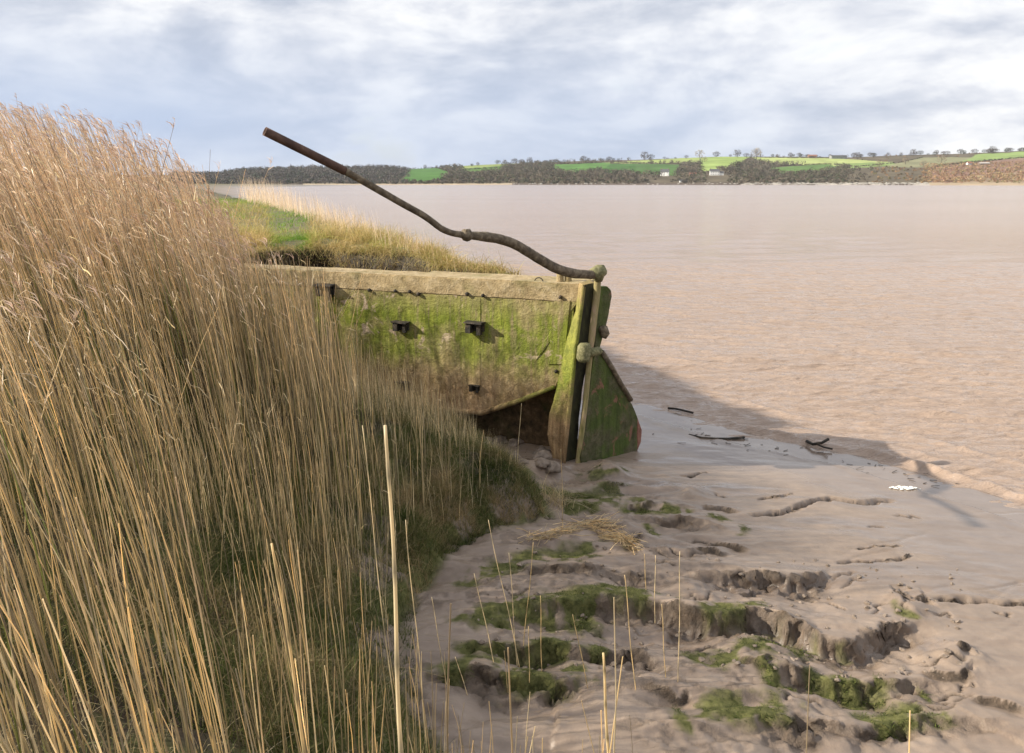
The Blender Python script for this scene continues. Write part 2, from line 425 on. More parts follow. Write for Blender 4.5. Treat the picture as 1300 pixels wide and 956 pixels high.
def waves(x, y):
    r = np.random.default_rng(8); z = np.zeros(x.shape)
    wx = x+.5*(fbm(x*.35, y*.35, 3, 91)-.5)*2; wy = y+.35*(fbm(x*.3, y*.5, 3, 92)-.5)*2
    for i in range(13):
        lam = .24*1.19**i*(.9+.2*r.random()); an = R(97+r.normal()*13); k = 2*math.pi/lam
        ph = r.random()*6.28
        q = np.sin(k*(wx*math.cos(an)+wy*math.sin(an))+ph)
        z += (1/(1+(y/(14+22*lam))**2.5))*(y < 44+60*(lam > 1.5))*lam**.75*.015*(1-np.abs(q)*1.6)*(.35+1.3*fbm(x*.25/lam, y*.5/lam, 2, 100+i))
    return z
d, s, _, _ = polydist(WX, WY, WATER); dw = -d*s
damp = sstep(0, 4.0, dw)*(1-sstep(60, 110, WY))*(1-sstep(16, 45, WX))
WZ = waves(WX, WY)*(.55*(1-sstep(0, 4, dw))*(WX < 16)*(WY < 20)+.95*damp)*(WX < 45)*(WY < 130)*(WX > -8)
wl = dw-.28-.12*(fbm(WX*.9, WY*.9, 2, 7)-.5)*2
WZ += .075*np.exp(-(wl/.10)**2)*sstep(3.0, 5, WX)*(.5+fbm(WX*2, WY*2, 2, 6))+.02*np.exp(-((dw-.9)/.1)**2)
WZ += .03*np.exp(-((dw-1.7-.2*(fbm(WX, WY, 2, 17)-.5))/.1)**2)*sstep(2.5, 5, WX)
wnx, wny = len(wxs), len(wys)
ii = (np.arange(wny-1)[:, None]*wnx+np.arange(wnx-1)[None, :]).ravel()
water = npmesh('water', np.stack([WX, WY, WZ], -1).reshape(-1, 3), np.stack([ii, ii+1, ii+wnx+1, ii+wnx], 1), M_water, None, True)
tag(water, kind='structure')

# ------------------------------------------------------------------ barge
def concrete_mat(name, kind):
    m, nt, bs = newmat(name); b = NB(nt)
    co = b.n('ShaderNodeNewGeometry').outputs['Position']
    sx = b.n('ShaderNodeSeparateXYZ'); b.l(co, sx.inputs[0]); z = sx.outputs[2]
    big = b.noise(co, 1.6, 6, .6, .4); mid = b.noise(co, 7, 7, .65, .3); fine = b.noise(co, 40, 5, .65)
    streak = b.noise(b.mapping(co, (7, 7, .7), (0, R(-14), 0)), 1.4, 6, .6, .3)
    if kind == 'hull':
        conc = b.ramp(mid, [(.25, (.20, .15, .075)), (.5, (.37, .28, .15)), (.75, (.50, .40, .24))])
        zz = b.n('ShaderNodeMapRange'); b.l(z, zz.inputs[0]); zz.inputs[1].default_value = .6; zz.inputs[2].default_value = 2.95; zf = zz.outputs[0]
        green = b.ramp(streak, [(.25, (.06, .09, .010)), (.5, (.165, .20, .022)), (.75, (.33, .35, .055))])
        bandm = b.ramp(zf, [(0., .05), (.30, .15), (.45, .9), (.72, 1.), (.86, .55), (.95, .1), (1., 0)])
        g = b.math('MULTIPLY', bandm, b.ramp(b.math('ADD', b.math('MULTIPLY', streak, .6), b.math('MULTIPLY', big, .4)), [(.36, .25), (.48, 1)]))
        # more slime towards the stern (x of the world, the wetter tidal end)
        rustb = b.ramp(mid, [(.3, (.20, .11, .055)), (.7, (.46, .31, .19))])
        low = b.ramp(zf, [(.22, 1), (.52, 0)])
        c = b.mix(b.math('MULTIPLY', low, .8), conc, rustb)
        g = b.math('MULTIPLY', g, b.ramp(b.noise(co, 1.15, 5, .6, .5), [(.40, .35), (.52, 1)]))
        c = b.mix(g, c, green)
        bare = b.ramp(b.noise(co, 2.6, 4, .6, .8), [(.60, 0), (.64, 1)])
        bare = b.math('MULTIPLY', bare, b.ramp(zf, [(.4, 0), (.55, 1)]))
        c = b.mix(bare, c, (.46, .36, .25))
        dark = b.ramp(b.noise(b.mapping(co, (9, 9, .5)), 1.7, 5, .6), [(.45, 0), (.75, .4)])
        c = b.mix(dark, c, (.06, .055, .02))
    elif kind == 'rim':
        c = b.ramp(mid, [(.25, (.22, .16, .08)), (.5, (.38, .29, .16)), (.75, (.52, .42, .27))])
        c = b.mix(b.ramp(big, [(.52, 0), (.7, .55)]), c, (.14, .14, .04))
    elif kind == 'post':
        conc = b.ramp(streak, [(.25, (.10, .065, .03)), (.5, (.32, .21, .11)), (.75, (.50, .36, .2))])
        zz = b.n('ShaderNodeMapRange'); b.l(z, zz.inputs[0]); zz.inputs[1].default_value = .0; zz.inputs[2].default_value = 2.95
        gm = b.math('MULTIPLY', b.ramp(zz.outputs[0], [(.28, 0), (.45, 1), (.85, .75), (1, .3)]), b.ramp(big, [(.35, .35), (.5, 1)]))
        c = b.mix(gm, conc, b.ramp(mid, [(.3, (.07, .11, .012)), (.7, (.30, .32, .05))]))
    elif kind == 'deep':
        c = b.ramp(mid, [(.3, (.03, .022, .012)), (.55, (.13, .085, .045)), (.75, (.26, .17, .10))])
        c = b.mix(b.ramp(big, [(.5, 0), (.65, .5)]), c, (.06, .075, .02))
    else:
        conc = b.ramp(mid, [(.25, (.04, .035, .02)), (.5, (.10, .085, .05)), (.75, (.2, .16, .11))])
        gr = b.ramp(streak, [(.3, (.03, .05, .010)), (.7, (.10, .14, .028))])
        c = b.mix(b.ramp(big, [(.4, .2), (.55, .9)]), conc, gr)
        c = b.mix(b.ramp(b.noise(co, 3.1, 4, .6, .6), [(.60, 0), (.66, .8)]), c, (.26, .12, .085))
    c = b.mix(.35, c, b.ramp(fine, [(.3, .25), (.7, .85)]), 'OVERLAY')
    b.l(c, bs.inputs['Base Color']); bs.inputs['Roughness'].default_value = .85
    bs.inputs['Specular IOR Level'].default_value = .25
    h = b.math('ADD', b.math('MULTIPLY', mid, .7), b.math('MULTIPLY', fine, .3))
    b.l(b.bump(h, .9, .05), bs.inputs['Normal'])
    return m
M_hull = concrete_mat('mossy_concrete', 'hull'); M_rim = concrete_mat('bare_concrete', 'rim'); M_post = concrete_mat('weathered_timber', 'post')
M_rud = concrete_mat('slimy_rudder', 'rudder'); M_deep = concrete_mat('dark_stained_concrete', 'deep')
M_x = 1
def rusty(name, c0, c1, c2, scale=6, stretch=(1, 1, 1)):
    m, nt, bs = newmat(name); b = NB(nt); co = b.n('ShaderNodeNewGeometry').outputs['Position']
    n = b.noise(b.mapping(co, stretch), scale, 7, .65, .3); f = b.noise(co, 60, 4, .6)
    b.l(b.ramp(n, [(.3, c0), (.5, c1), (.72, c2)]), bs.inputs['Base Color'])
    bs.inputs['Roughness'].default_value = .8; b.l(b.bump(b.math('ADD', n, f), .6, .015), bs.inputs['Normal'])
    return m
M_stainshade = rusty('stained_shaded_timber', (.022, .020, .011), (.055, .052, .024), (.12, .12, .045), 8, (1, 1, .4))  # black stain, with shade of side and gaps painted into the colour
M_rust = rusty('rusty_pipe', (.045, .022, .016), (.10, .052, .035), (.17, .10, .07), 5)
M_bar = rusty('lichened_iron', (.045, .032, .020), (.14, .105, .065), (.30, .24, .16), 14)
M_black = rusty('black_iron', (.010, .009, .007), (.03, .024, .017), (.12, .085, .055), 9)
M_pink = rusty('flaking_paint', (.17, .16, .04), (.33, .27, .12), (.50, .33, .24), 7, (1, 1, .4))
M_lich = rusty('lichen_crust', (.07, .07, .028), (.18, .17, .075), (.36, .32, .18), 26)

barge = empty('beached_barge', (1.0, 11.9, 0))
tag(barge, 'derelict concrete barge stern coated in green moss, aground beside the muddy riverbank', 'barge')
def kid(o, par=barge):
    if par is barge: fix_parent(o, barge)
    else: o.parent = par
    return o
S0 = Vector((1.0, 11.9, 0)); hd = Vector((-3.9, 1.6, 0)).normalized(); hn = Vector((-hd.y, hd.x, 0))
if hn.y > 0: hn = -hn                # outward normal, facing the camera
def subdiv_rough(bm, size, amp, seed=0, flat=None):
    bmesh.ops.triangulate(bm, faces=[f for f in bm.faces if len(f.verts) > 4])
    for _ in range(7):
        es = [e for e in bm.edges if e.calc_length() > size]
        if not es: break
        bmesh.ops.subdivide_edges(bm, edges=es, cuts=1, use_grid_fill=True)
        bmesh.ops.triangulate(bm, faces=[f for f in bm.faces if len(f.verts) > 4])
    bm.normal_update()
    from mathutils import noise as mn
    for v in bm.verts:
        q = v.co*3.1+Vector((seed, 0, 0))
        a = mn.fractal(q, .9, 2.1, 4)
        v.co += v.normal*a*amp
def prism(outline, back, bevel=0):
    bm = bmesh.new()
    a = [bm.verts.new(p) for p in outline]; c = [bm.verts.new(p+back) for p in outline]
    bm.faces.new(a); bm.faces.new(c[::-1])
    n = len(a)
    for i in range(n): bm.faces.new((a[i], c[i], c[(i+1) % n], a[(i+1) % n]))
    bmesh.ops.recalc_face_normals(bm, faces=bm.faces[:])
    if bevel: bmesh.ops.bevel(bm, geom=bm.edges[:]+bm.verts[:], offset=bevel, segments=2, affect='EDGES', clamp_overlap=True)
    return bm
def tube_bm(pts, rad, n=12, cap=True, bm=None, lump=0):
    bm = bm or bmesh.new(); rings = []
    pts = [Vector(p) for p in pts]
    for i, p in enumerate(pts):
        t = (pts[min(i+1, len(pts)-1)]-pts[max(i-1, 0)]).normalized()
        a = t.cross(Vector((.2, 1, .1))).normalized(); c = t.cross(a)
        r = rad[i] if hasattr(rad, '__len__') else rad
        rings.append([bm.verts.new(p+(a*math.cos(2*math.pi*k/n)+c*math.sin(2*math.pi*k/n))*r*(1+random.uniform(-lump, lump))) for k in range(n)])
    for r0, r1 in zip(rings[:-1], rings[1:]):
        for k in range(n): bm.faces.new((r0[k], r0[(k+1) % n], r1[(k+1) % n], r1[k]))
    if cap: bm.faces.new(rings[0][::-1]); bm.faces.new(rings[-1])
    return bm
def catmull(pts, m=6):
    out = []; n = len(pts)
    for i in range(n-1):
        p0, p1, p2, p3 = [np.array(pts[max(0, min(n-1, j))]) for j in (i-1, i, i+1, i+2)]
        for k in range(m):
            t = k/m
            out.append(.5*((2*p1)+(-p0+p2)*t+(2*p0-5*p1+4*p2-p3)*t*t+(-p0+3*p1-3*p2+p3)*t**3))
    out.append(np.array(pts[-1])); return out

# side shell
H = lambda a, c: PP(a, c, S0, hn)
top_z = 2.93
def HT(s, z): return S0+hd*s+Vector((0, 0, z))
out_h = [H(729, 372), H(728, 400), H(722, 435), H(714, 468), H(704, 492), H(690, 497), H(662, 507), H(640, 514), H(612, 523)]
zc = out_h[-1].z
out_h += [HT(2.6, zc-.06), HT(4.5, zc-.2), HT(8.5, zc-.3), HT(8.5, 2.66)]
for i in range(len(out_h)-1):
    pass
out_h.append(HT(.02, 2.66))
bm = prism(out_h, -hn*1.0); subdiv_rough(bm, .14, .012, 3)
hull = kid(bmobj('hull', bm, M_hull, None, False))
# rim (gunwale) standing 4 cm proud, with a broken inner edge
rim_pts = [HT(-.03, 2.655), HT(8.6, 2.655), HT(8.6, 2.945), HT(-.03, 2.945)]
bm = prism([p+hn*.008 for p in rim_pts], -hn*.62, .02); subdiv_rough(bm, .12, .014, 9)
kid(bmobj('gunwale', bm, M_rim, None, False))
bm = prism([HT(-.03, 2.70)-hn*.575, HT(2.95, 2.70)-hn*.575, HT(2.95, 2.93)-hn*.575, HT(-.03, 2.93)-hn*.575], -hn*.36, .02); subdiv_rough(bm, .12, .014, 29)
kid(bmobj('deck_slab', bm, M_rim, None, False))
# vertical ribs / shutter seams on the side
def strip(x0, x1, y0, y1, mat, name, proud=.012, dx=0):
    pl = [H(x0, y0), H(x1, y0), H(x1+dx, y1), H(x0+dx, y1)]
    bm = prism([p+hn*proud for p in pl], -hn*(proud+.03)); subdiv_rough(bm, .15, .004, 5)
    return kid(bmobj(name, bm, mat))
strip(595, 610, 379, 500, M_hull, 'rib', .007)
strip(704, 724, 382, 462, M_hull, 'rib', .02, -8)
# lower edge moulding (chine)
bm = tube_bm([H(704, 491), H(688, 497), H(662, 508), H(640, 515), H(612, 524), HT(2.2, zc-.03), HT(3, zc-.1)], [.03, .035, .04, .045, .045, .045, .045], 8, lump=.15)
kid(bmobj('chine', bm, M_post, None, True))
# deadwood below: inset plate
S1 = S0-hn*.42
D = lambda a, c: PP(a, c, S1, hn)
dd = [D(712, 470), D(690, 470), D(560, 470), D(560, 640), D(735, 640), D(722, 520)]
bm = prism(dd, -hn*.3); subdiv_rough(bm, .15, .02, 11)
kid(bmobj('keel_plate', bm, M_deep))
# stern post
levels = [(362, 735, 741, 754), (398, 730, 737, 751), (445, 716, 731, 748), (498, 706, 726, 740), (530, 697, 721, 736), (558, 694, 719, 734), (596, 703, 716, 732), (640, 704, 713, 730)]
bm = bmesh.new(); rings = []
for y, l, m_, r in levels:
    A = P(l, y, 11.86); B = P(m_, y, 11.62); C_ = P(r, y, 11.84)
    zq = B.z; D_ = Vector(((A.x+C_.x)/2+.1, 12.3, zq)); A.z = C_.z = zq
    rings.append([bm.verts.new(q) for q in (A, B, C_, D_)])
for r0, r1 in zip(rings[:-1], rings[1:]):
    for k in range(4): bm.faces.new((r0[k], r0[(k+1) % 4], r1[(k+1) % 4], r1[k]))
bm.faces.new(rings[0]); bm.faces.new(rings[-1][::-1])
bmesh.ops.recalc_face_normals(bm, faces=bm.faces[:])
bmesh.ops.bevel(bm, geom=[e for e in bm.edges if abs((e.verts[0].co-e.verts[1].co).normalized().z) > .7], offset=.018, segments=2, affect='EDGES')
subdiv_rough(bm, .1, .014, 17)
post = kid(bmobj('stern_post', bm, M_post)); post.data.materials.append(M_stainshade)
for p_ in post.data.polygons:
    if p_.normal.x > .25: p_.material_index = 1  # post side turned from the sun: black stain plus painted shade
bm = prism([P(724, 366, 12.0), P(748, 366, 12.0), P(742, 470, 12.0), P(716, 470, 12.0)], Vector((0, .25, 0))); subdiv_rough(bm, .15, .01, 31)
kid(bmobj('gap_shade_plate', bm, M_stainshade))  # dark plate added behind the post gap, its shade painted as colour
# mossy edge strip (iron shoe) on the corner of the post
bm = tube_bm([P(741, 364, 11.60), P(736, 400, 11.60), P(730, 446, 11.60), P(725, 497, 11.60), P(719, 558, 11.6), P(715, 596, 11.6)], [.03, .034, .036, .034, .034, .03], 7, lump=.15)
kid(bmobj('post_edge', bm, M_post, None, True))
# rudder blade
RB = Vector((1.25, 11.80, 0)); rd = Vector((.74, .67, 0)).normalized(); rn = Vector((rd.y, -rd.x, 0))
if rn.y > 0: rn = -rn
Q = lambda a, c: PP(a, c, RB, rn)
rud = [Q(757, 364), Q(768, 363), Q(773, 368), Q(774, 376), Q(770, 398), Q(765, 420), Q(759, 440), Q(765, 446), Q(774, 462), Q(785, 484), Q(797, 508), Q(803, 520), Q(808, 534), Q(809, 552), Q(806, 572), Q(803, 600), Q(738, 612), Q(734, 580), Q(741, 530), Q(748, 470), Q(752, 440)]
bm = prism([p+rn*.05 for p in rud], -rn*.10, .008); subdiv_rough(bm, .09, .008, 23)
rudder = bmobj('rudder', bm, M_rud, None, False); kid(rudder)
def rk(o): o.parent = rudder; return o
rudder_children = []
def strap(a, c, w=.045, t=.035):
    A, B = Q(*a)+rn*.06, Q(*c)+rn*.06
    return tube_bm([A, A.lerp(B, .33), A.lerp(B, .66), B], w*.5, 6, lump=.18)
bm = strap((761, 446), (797, 507), .085); rudder_children.append(bmobj('edge_strap', bm, M_bar, None, True))
bm = prism([Q(768, 392)-rn*.02, Q(774, 393)-rn*.02, Q(770, 412)-rn*.02, Q(762, 442)-rn*.02, Q(757, 440)-rn*.02], -rn*.12, .008); rudder_children.append(bmobj('broken_plank', bm, M_black))
bm = prism([Q(806, 528)+rn*.05, Q(812, 545)+rn*.05, Q(811, 560)+rn*.05, Q(806, 572)+rn*.05], -rn*.10, .006); rudder_children.append(bmobj('trailing_edge', bm, rusty('red_lead', (.12, .05, .03), (.26, .11, .075), (.36, .18, .13), 9)))
st_pts = catmull([P(759, 350, 11.70), P(757, 380, 11.7), P(753, 410, 11.68), P(750, 440, 11.66), P(747, 470, 11.64), P(742, 520, 11.62), P(737, 560, 11.6), P(731, 610, 11.6)], 3)
bm = tube_bm(st_pts, [.052]*9+[.042]*(len(st_pts)-9), 10, lump=.06); rudder_children.append(bmobj('rudder_stock', bm, M_pink, None, True))
bm = tube_bm([P(742, 436, 11.52), P(742, 440, 11.52), P(741, 455, 11.5), P(741, 459, 11.5)], [.075, .1, .105, .08], 10, lump=.12)
tube_bm([P(744, 448, 11.55), P(752, 447, 11.60), P(761, 445, 11.70)], [.085, .07, .065], 8, bm=bm, lump=.15)
rudder_children.append(bmobj('gudgeon', bm, M_lich, None, True))
bm = tube_bm([P(761, 416, 11.8), P(765, 418, 11.8), P(768, 424, 11.8), P(766, 429, 11.8)], [.04, .075, .07, .04], 8, lump=.2); rudder_children.append(bmobj('pintle', bm, M_bar, None, True))
# tiller
tp = [(758, 349, 11.66), (745, 348.5, 11.5), (728, 347, 11.35), (708, 341.5, 11.15), (690, 332, 11.0), (672, 321, 10.85), (655, 311, 10.7), (636, 304, 10.55), (615, 300.5, 10.4), (592, 298.5, 10.25), (574, 296, 10.1), (560, 290, 10.0), (548, 281, 9.95), (535, 272, 9.85), (515, 261, 9.75), (480, 241, 9.55), (434, 215, 9.3)]
pts = catmull([tuple(P(*q)) for q in tp], 4)
rr = np.interp(np.linspace(0, 1, len(pts)), [0, .15, .5, .56, .6, 1], [.062, .072, .066, .05, .041, .043])
bm = tube_bm(pts, list(rr), 10, lump=.035)
tiller = kid(bmobj('tiller', bm, M_bar, None, True)); tch = []
A, B = P(438, 217.2, 9.31), P(336, 166.5, 8.8)
dirv = (B-A).normalized(); pp = [A+(B-A)*t for t in np.linspace(0, 1, 9)]
bm = bmesh.new(); n = 20; rings = []
aa = dirv.cross(Vector((0, 0, 1))).normalized(); cc = dirv.cross(aa)
seq = [(p, .049) for p in pp]+[(pp[-1], .037), (pp[-1]-dirv*.25, .035)]
for p, r in seq: rings.append([bm.verts.new(p+(aa*math.cos(6.2832*k/n)+cc*math.sin(6.2832*k/n))*r*(1+random.uniform(-.012, .012))) for k in range(n)])
for r0, r1 in zip(rings[:-1], rings[1:]):
    for k in range(n): bm.faces.new((r0[k], r0[(k+1) % n], r1[(k+1) % n], r1[k]))
bm.faces.new(rings[0]); bm.faces.new(rings[-1][::-1])
tch.append(bmobj('tiller_pipe', bm, M_rust, None, True))
bm = tube_bm([P(597, 299, 10.28), P(595, 299, 10.26), P(589, 298, 10.23), P(587, 298, 10.22)], [.06, .078, .076, .06], 8, lump=.15)
tube_bm([P(592, 294, 10.2), P(592, 291.5, 10.2)], [.012, .012], 5, bm=bm)
tch.append(bmobj('clamp', bm, M_bar, None, True))
bm = tube_bm([P(750, 347, 11.6), P(755, 346, 11.62), P(762, 345, 11.68), P(767, 344, 11.72)], [.07, .105, .11, .08], 9, lump=.22)
tube_bm([P(761, 336.5, 11.68), P(761, 342, 11.68), P(760, 350, 11.68), P(759, 357, 11.68)], [.06, .085, .1, .065], 9, bm=bm, lump=.2)
tch.append(bmobj('tiller_head', bm, M_lich, None, True))
for o in rudder_children:
    o.parent = rudder; o.matrix_parent_inverse = Matrix.Identity(4)
for o in tch: o.parent = tiller
# rudder/tiller are parented to barge with inverse; children share their space (all at identity in world)
# bollards, ring, brackets and bolt holes
for px in (711, 721):
    c = P(px, 358, 12.25); c.z = 2.9
    bm = tube_bm([c, c+Vector((0, 0, .06)), c+Vector((0, 0, .2)), c+Vector((0, 0, .235))], [.06, .055, .055, .045], 10, lump=.07)
    kid(bmobj('bollard', bm, M_rim, None, True))
c = P(684, 357, 12.3); c.z = 2.93
bm = tube_bm([c+hd*.07*math.cos(a)+Vector((0, 0, .065*math.sin(a))) for a in np.linspace(0, math.pi, 9)], .009, 6)
kid(bmobj('ring', bm, M_black, None, True))
def hullbox(bm, c, a0, a1, z0, z1, o0, o1):
    """box on the hull side: along a0..a1, height z0..z1, out from the wall o0..o1"""
    vs = [bm.verts.new(c+hd*a+Vector((0, 0, z_))+hn*o+Vector([random.uniform(-.009, .009) for _ in range(3)])) for a in (a0, a1) for z_ in (z0, z1) for o in (o0, o1)]
    for f in ((0, 1, 3, 2), (4, 6, 7, 5), (0, 4, 5, 1), (2, 3, 7, 6), (0, 2, 6, 4), (1, 5, 7, 3)): bm.faces.new([vs[k_] for k_ in f])
def bracket(px, py, s=1.):
    c = H(px, py); bm = bmesh.new()
    hullbox(bm, c, -.10*s, .15*s, -.07*s, .05*s, -.03, .035*s)
    hullbox(bm, c, -.12*s, .17*s, .052*s, .075*s, -.03, .15*s)
    hullbox(bm, c, .07*s, .145*s, -.09*s, .05*s, .037*s, .13*s)
    hullbox(bm, c, -.07*s, -.02*s, -.11*s, .05*s, .037*s, .10*s)
    subdiv_rough(bm, .05, .006, px)
    kid(bmobj('mooring_lug', bm, M_black, None, False))
bracket(513, 413); bracket(607, 414, 1.1); bracket(418, 367, 1.2)
bracket(514, 488, .8); bracket(605, 492, .65)
for px, py in ((503, 369), (521, 370), (532, 373), (594, 373), (614, 375), (712, 377), (707, 471), (470, 368)):
    c = H(px, py)+hn*.015
    bm = tube_bm([c-hn*.03, c+hn*.03, c+hn*.045], [.028, .03, .015], 7, lump=.2)
    kid(bmobj('bolt', bm, M_black, None, True))

# ------------------------------------------------------------------ sun & world
SX, SY = 1.77, .17
sd = Vector((-SX, -SY, 1)).normalized()
sun_d = bpy.data.lights.new('sun', 'SUN'); sun_d.energy = 5.0; sun_d.angle = R(.53); sun_d.color = (1, .92, .78)
sun = bpy.data.objects.new('sun', sun_d); COL.objects.link(sun); sun.rotation_euler = sd.to_track_quat('Z', 'Y').to_euler()
w = bpy.data.worlds.new('World'); scene.world = w; w.use_nodes = True
nt = w.node_tree; b = NB(nt); bg = nt.nodes['Background']
sky = b.n('ShaderNodeTexSky', sky_type='NISHITA'); sky.sun_disc = False
sky.sun_elevation = math.asin(sd.z); sky.sun_rotation = math.atan2(sd.x, sd.y)
sky.air_density = 1.2; sky.dust_density = 1.5
tc = b.n('ShaderNodeTexCoord').outputs['Generated']
sep = b.n('ShaderNodeSeparateXYZ'); b.l(tc, sep.inputs[0])
zc_ = b.math('MAXIMUM', sep.outputs[2], 0.0)
den = b.math('ADD', zc_, .30)
cv = b.n('ShaderNodeCombineXYZ'); b.l(sep.outputs[0], cv.inputs[0]); b.l(sep.outputs[1], cv.inputs[1]); b.l(b.math('MULTIPLY', b.math('POWER', b.math('ADD', zc_, .02), .8), 2.3), cv.inputs[2])
vec = cv.outputs[0]; elev = sep.outputs[2]
def cloud(loc, sc, det, ro, di=.25):
    mp = b.n('ShaderNodeMapping'); b.l(vec, mp.inputs['Vector']); mp.inputs['Location'].default_value = loc
    return b.noise(mp.outputs[0], sc, det, ro, di)
big = cloud((1.3, .4, 0), 2.0, 3, .5)
a1 = cloud((2.1, 5.3, 1), 4.2, 10, .56, .4); a2 = cloud((2.1+.05, 5.3+.01, 1-.055), 4.2, 10, .56, .4)
f1 = cloud((4.1, 1.3, 3), 11.0, 8, .6, .3); f2 = cloud((4.1+.016, 1.3, 3-.02), 11.0, 8, .6, .3)
relief = b.math('ADD', b.math('MULTIPLY', b.math('SUBTRACT', a1, a2), 2.0), b.math('MULTIPLY', b.math('SUBTRACT', f1, f2), .9))
shade = b.math('ADD', b.math('ADD', b.math('MULTIPLY', big, .55), b.math('MULTIPLY', a1, .45)), b.math('MULTIPLY', relief, .30))
ccol = b.ramp(shade, [(.33, (5.6, 6.1, 7.2)), (.43, (6.9, 7.3, 8.2)), (.505, (8.3, 8.55, 9.2)), (.565, (9.5, 9.65, 10.0)), (.64, (10.6, 10.65, 10.75))])
low = b.ramp(elev, [(.0, 1), (.07, .95), (.19, 0)])
side = b.ramp(b.math('ADD', b.math('MULTIPLY', sep.outputs[0], .5), .5), [(.30, 1), (.62, .55), (.74, .0)])
bank = b.math('MULTIPLY', b.math('MULTIPLY', low, side), b.ramp(big, [(.35, 1), (.6, .72)]))
ccol = b.mix(bank, ccol, (5.0, 6.1, 8.2))
cover = b.ramp(b.math('ADD', b.math('MULTIPLY', a1, .6), b.math('MULTIPLY', big, .4)), [(.585, 1), (.65, .45)])
col = b.mix(cover, b.mix(.45, b.mix(1.0, sky.outputs[0], (1.6, 1.6, 1.6), 'MULTIPLY'), (7.2, 8.6, 10.8)), ccol)
b.l(col, bg.inputs[0]); bg.inputs[1].default_value = .066
scene.view_settings.view_transform = 'Standard'; scene.view_settings.look = 'None'; scene.view_settings.gamma = 1
scene.view_settings.exposure = 0.6
scene.render.engine = 'CYCLES'

bm = bmesh.new(); bmesh.ops.create_cube(bm, size=1, matrix=Matrix.Translation((0, 4000, 60)) @ Matrix.Diagonal((18400, 10800, 125, 1)))
M_haze = bpy.data.materials.new('haze'); M_haze.use_nodes = True; hn_ = M_haze.node_tree; hn_.nodes.remove(hn_.nodes['Principled BSDF'])
pv = hn_.nodes.new('ShaderNodeVolumePrincipled'); pv.inputs['Color'].default_value = (.86, .91, 1, 1); pv.inputs['Density'].default_value = .00005; pv.inputs['Anisotropy'].default_value = .2
hn_.links.new(pv.outputs[0], hn_.nodes['Material Output'].inputs['Volume'])
me = bpy.data.meshes.new('haze'); bm.to_mesh(me); bm.free(); me.materials.append(M_haze)
hz_o = bpy.data.objects.new('haze', me); COL.objects.link(hz_o); tag(hz_o, 'faint pale haze hanging over the wide river', 'haze', kind='stuff')
# ================================================================== vegetation
def inhull(x, y, pad=.05):
    s = (x-S0.x)*hd.x+(y-S0.y)*hd.y; dpt = -((x-S0.x)*hn.x+(y-S0.y)*hn.y)
    return (s > -.3) & (s < 8.8) & (dpt > -pad) & (dpt < 1.15)
def behind_hull(x, y):
    dpt = -((x-S0.x)*hn.x+(y-S0.y)*hn.y); return dpt > 0
ENV = np.array([(-400, 100), (0, 128), (100, 136), (200, 156), (262, 188), (292, 225), (322, 290), (350, 325), (425, 338), (440, 388), (500, 440), (560, 470), (610, 500), (640, 545), (700, 600), (1400, 620)], float)
PAL_STRAW = np.array([(.90, .71, .40), (.84, .65, .35), (.93, .78, .51), (.66, .51, .30), (.88, .69, .41)])
PAL_LOW = np.array([(.60, .48, .25), (.40, .33, .17), (.66, .53, .29), (.22, .19, .10)])
PAL_PINK = np.array([(.92, .72, .50), (.88, .67, .46), (.94, .77, .57), (.80, .60, .41)])
def pick(pal, n, jit=.12):
    c = pal[rng.integers(0, len(pal), n)]
    return c*(1+jit*rng.normal(size=(n, 1)))
def region_pts(n, x0, x1, y0, y1):
    return rng.uniform(x0, x1, n), rng.uniform(y0, y1, n)

# ---- reed bed
x, y = region_pts(90000, -15, 1.0, 1.5, 17.5)
z = G(x, y); d, s, _, _ = polydist(x, y, TOE); db = -d*s
px_, py_ = proj(x, y, z)
ptx, pty = proj(x, y, z+2.8)
keep = (db > .25) & ~inhull(x, y) & (px_ > -70) & (pty < 1050) & (np.hypot(x, y) > 1.7)
keep &= ~((px_ > 330) & (y > 11) & behind_hull(x, y))
dens = np.clip(.10+.36*sstep(.6, 3.0, db), 0, 1)*(.55+.9*sstep(.3, .7, fbm(x*1.3, y*1.3, 3, 200)))
dens *= 1-.75*sstep(425, 480, px_)*(py_ < 760)
dens *= 1-.5*sstep(8, 12, -x)
dens *= np.where((px_ > 250) & (px_ < 470) & (y > 8), 1.5, 1)
dens *= np.where(px_ > 430, np.where(py_ > 640, .9, .8), 1)
dens = np.where((px_ > 330) & (py_ > 620) & (db > .3), np.maximum(dens, .34), dens)
dens = np.where(py_ > 700, dens*.8, dens)
keep &= rng.random(len(x)) < dens*np.where(y < 7, .55, .56)*np.interp(px_, [300, 430, 480], [1, .95, .66])
x, y, z, db, px_, py_ = [q[keep] for q in (x, y, z, db, px_, py_)]
n = len(x)
Hn = np.interp(db, [.2, 1.0, 2.2, 4, 6], [.75, 1.15, 1.75, 2.3, 2.75])*(1+.13*rng.normal(size=n))*(.88+.24*fbm(x*.7, y*.7, 2, 210))
lean = np.interp(px_, [-100, 250, 420, 560], [.25, .17, .05, .0])*np.interp(y, [3, 8], [.6, 1])+np.interp(px_, [200, 420], [.05, .03])*rng.normal(size=n)
leany = -.02+.05*rng.normal(size=n)
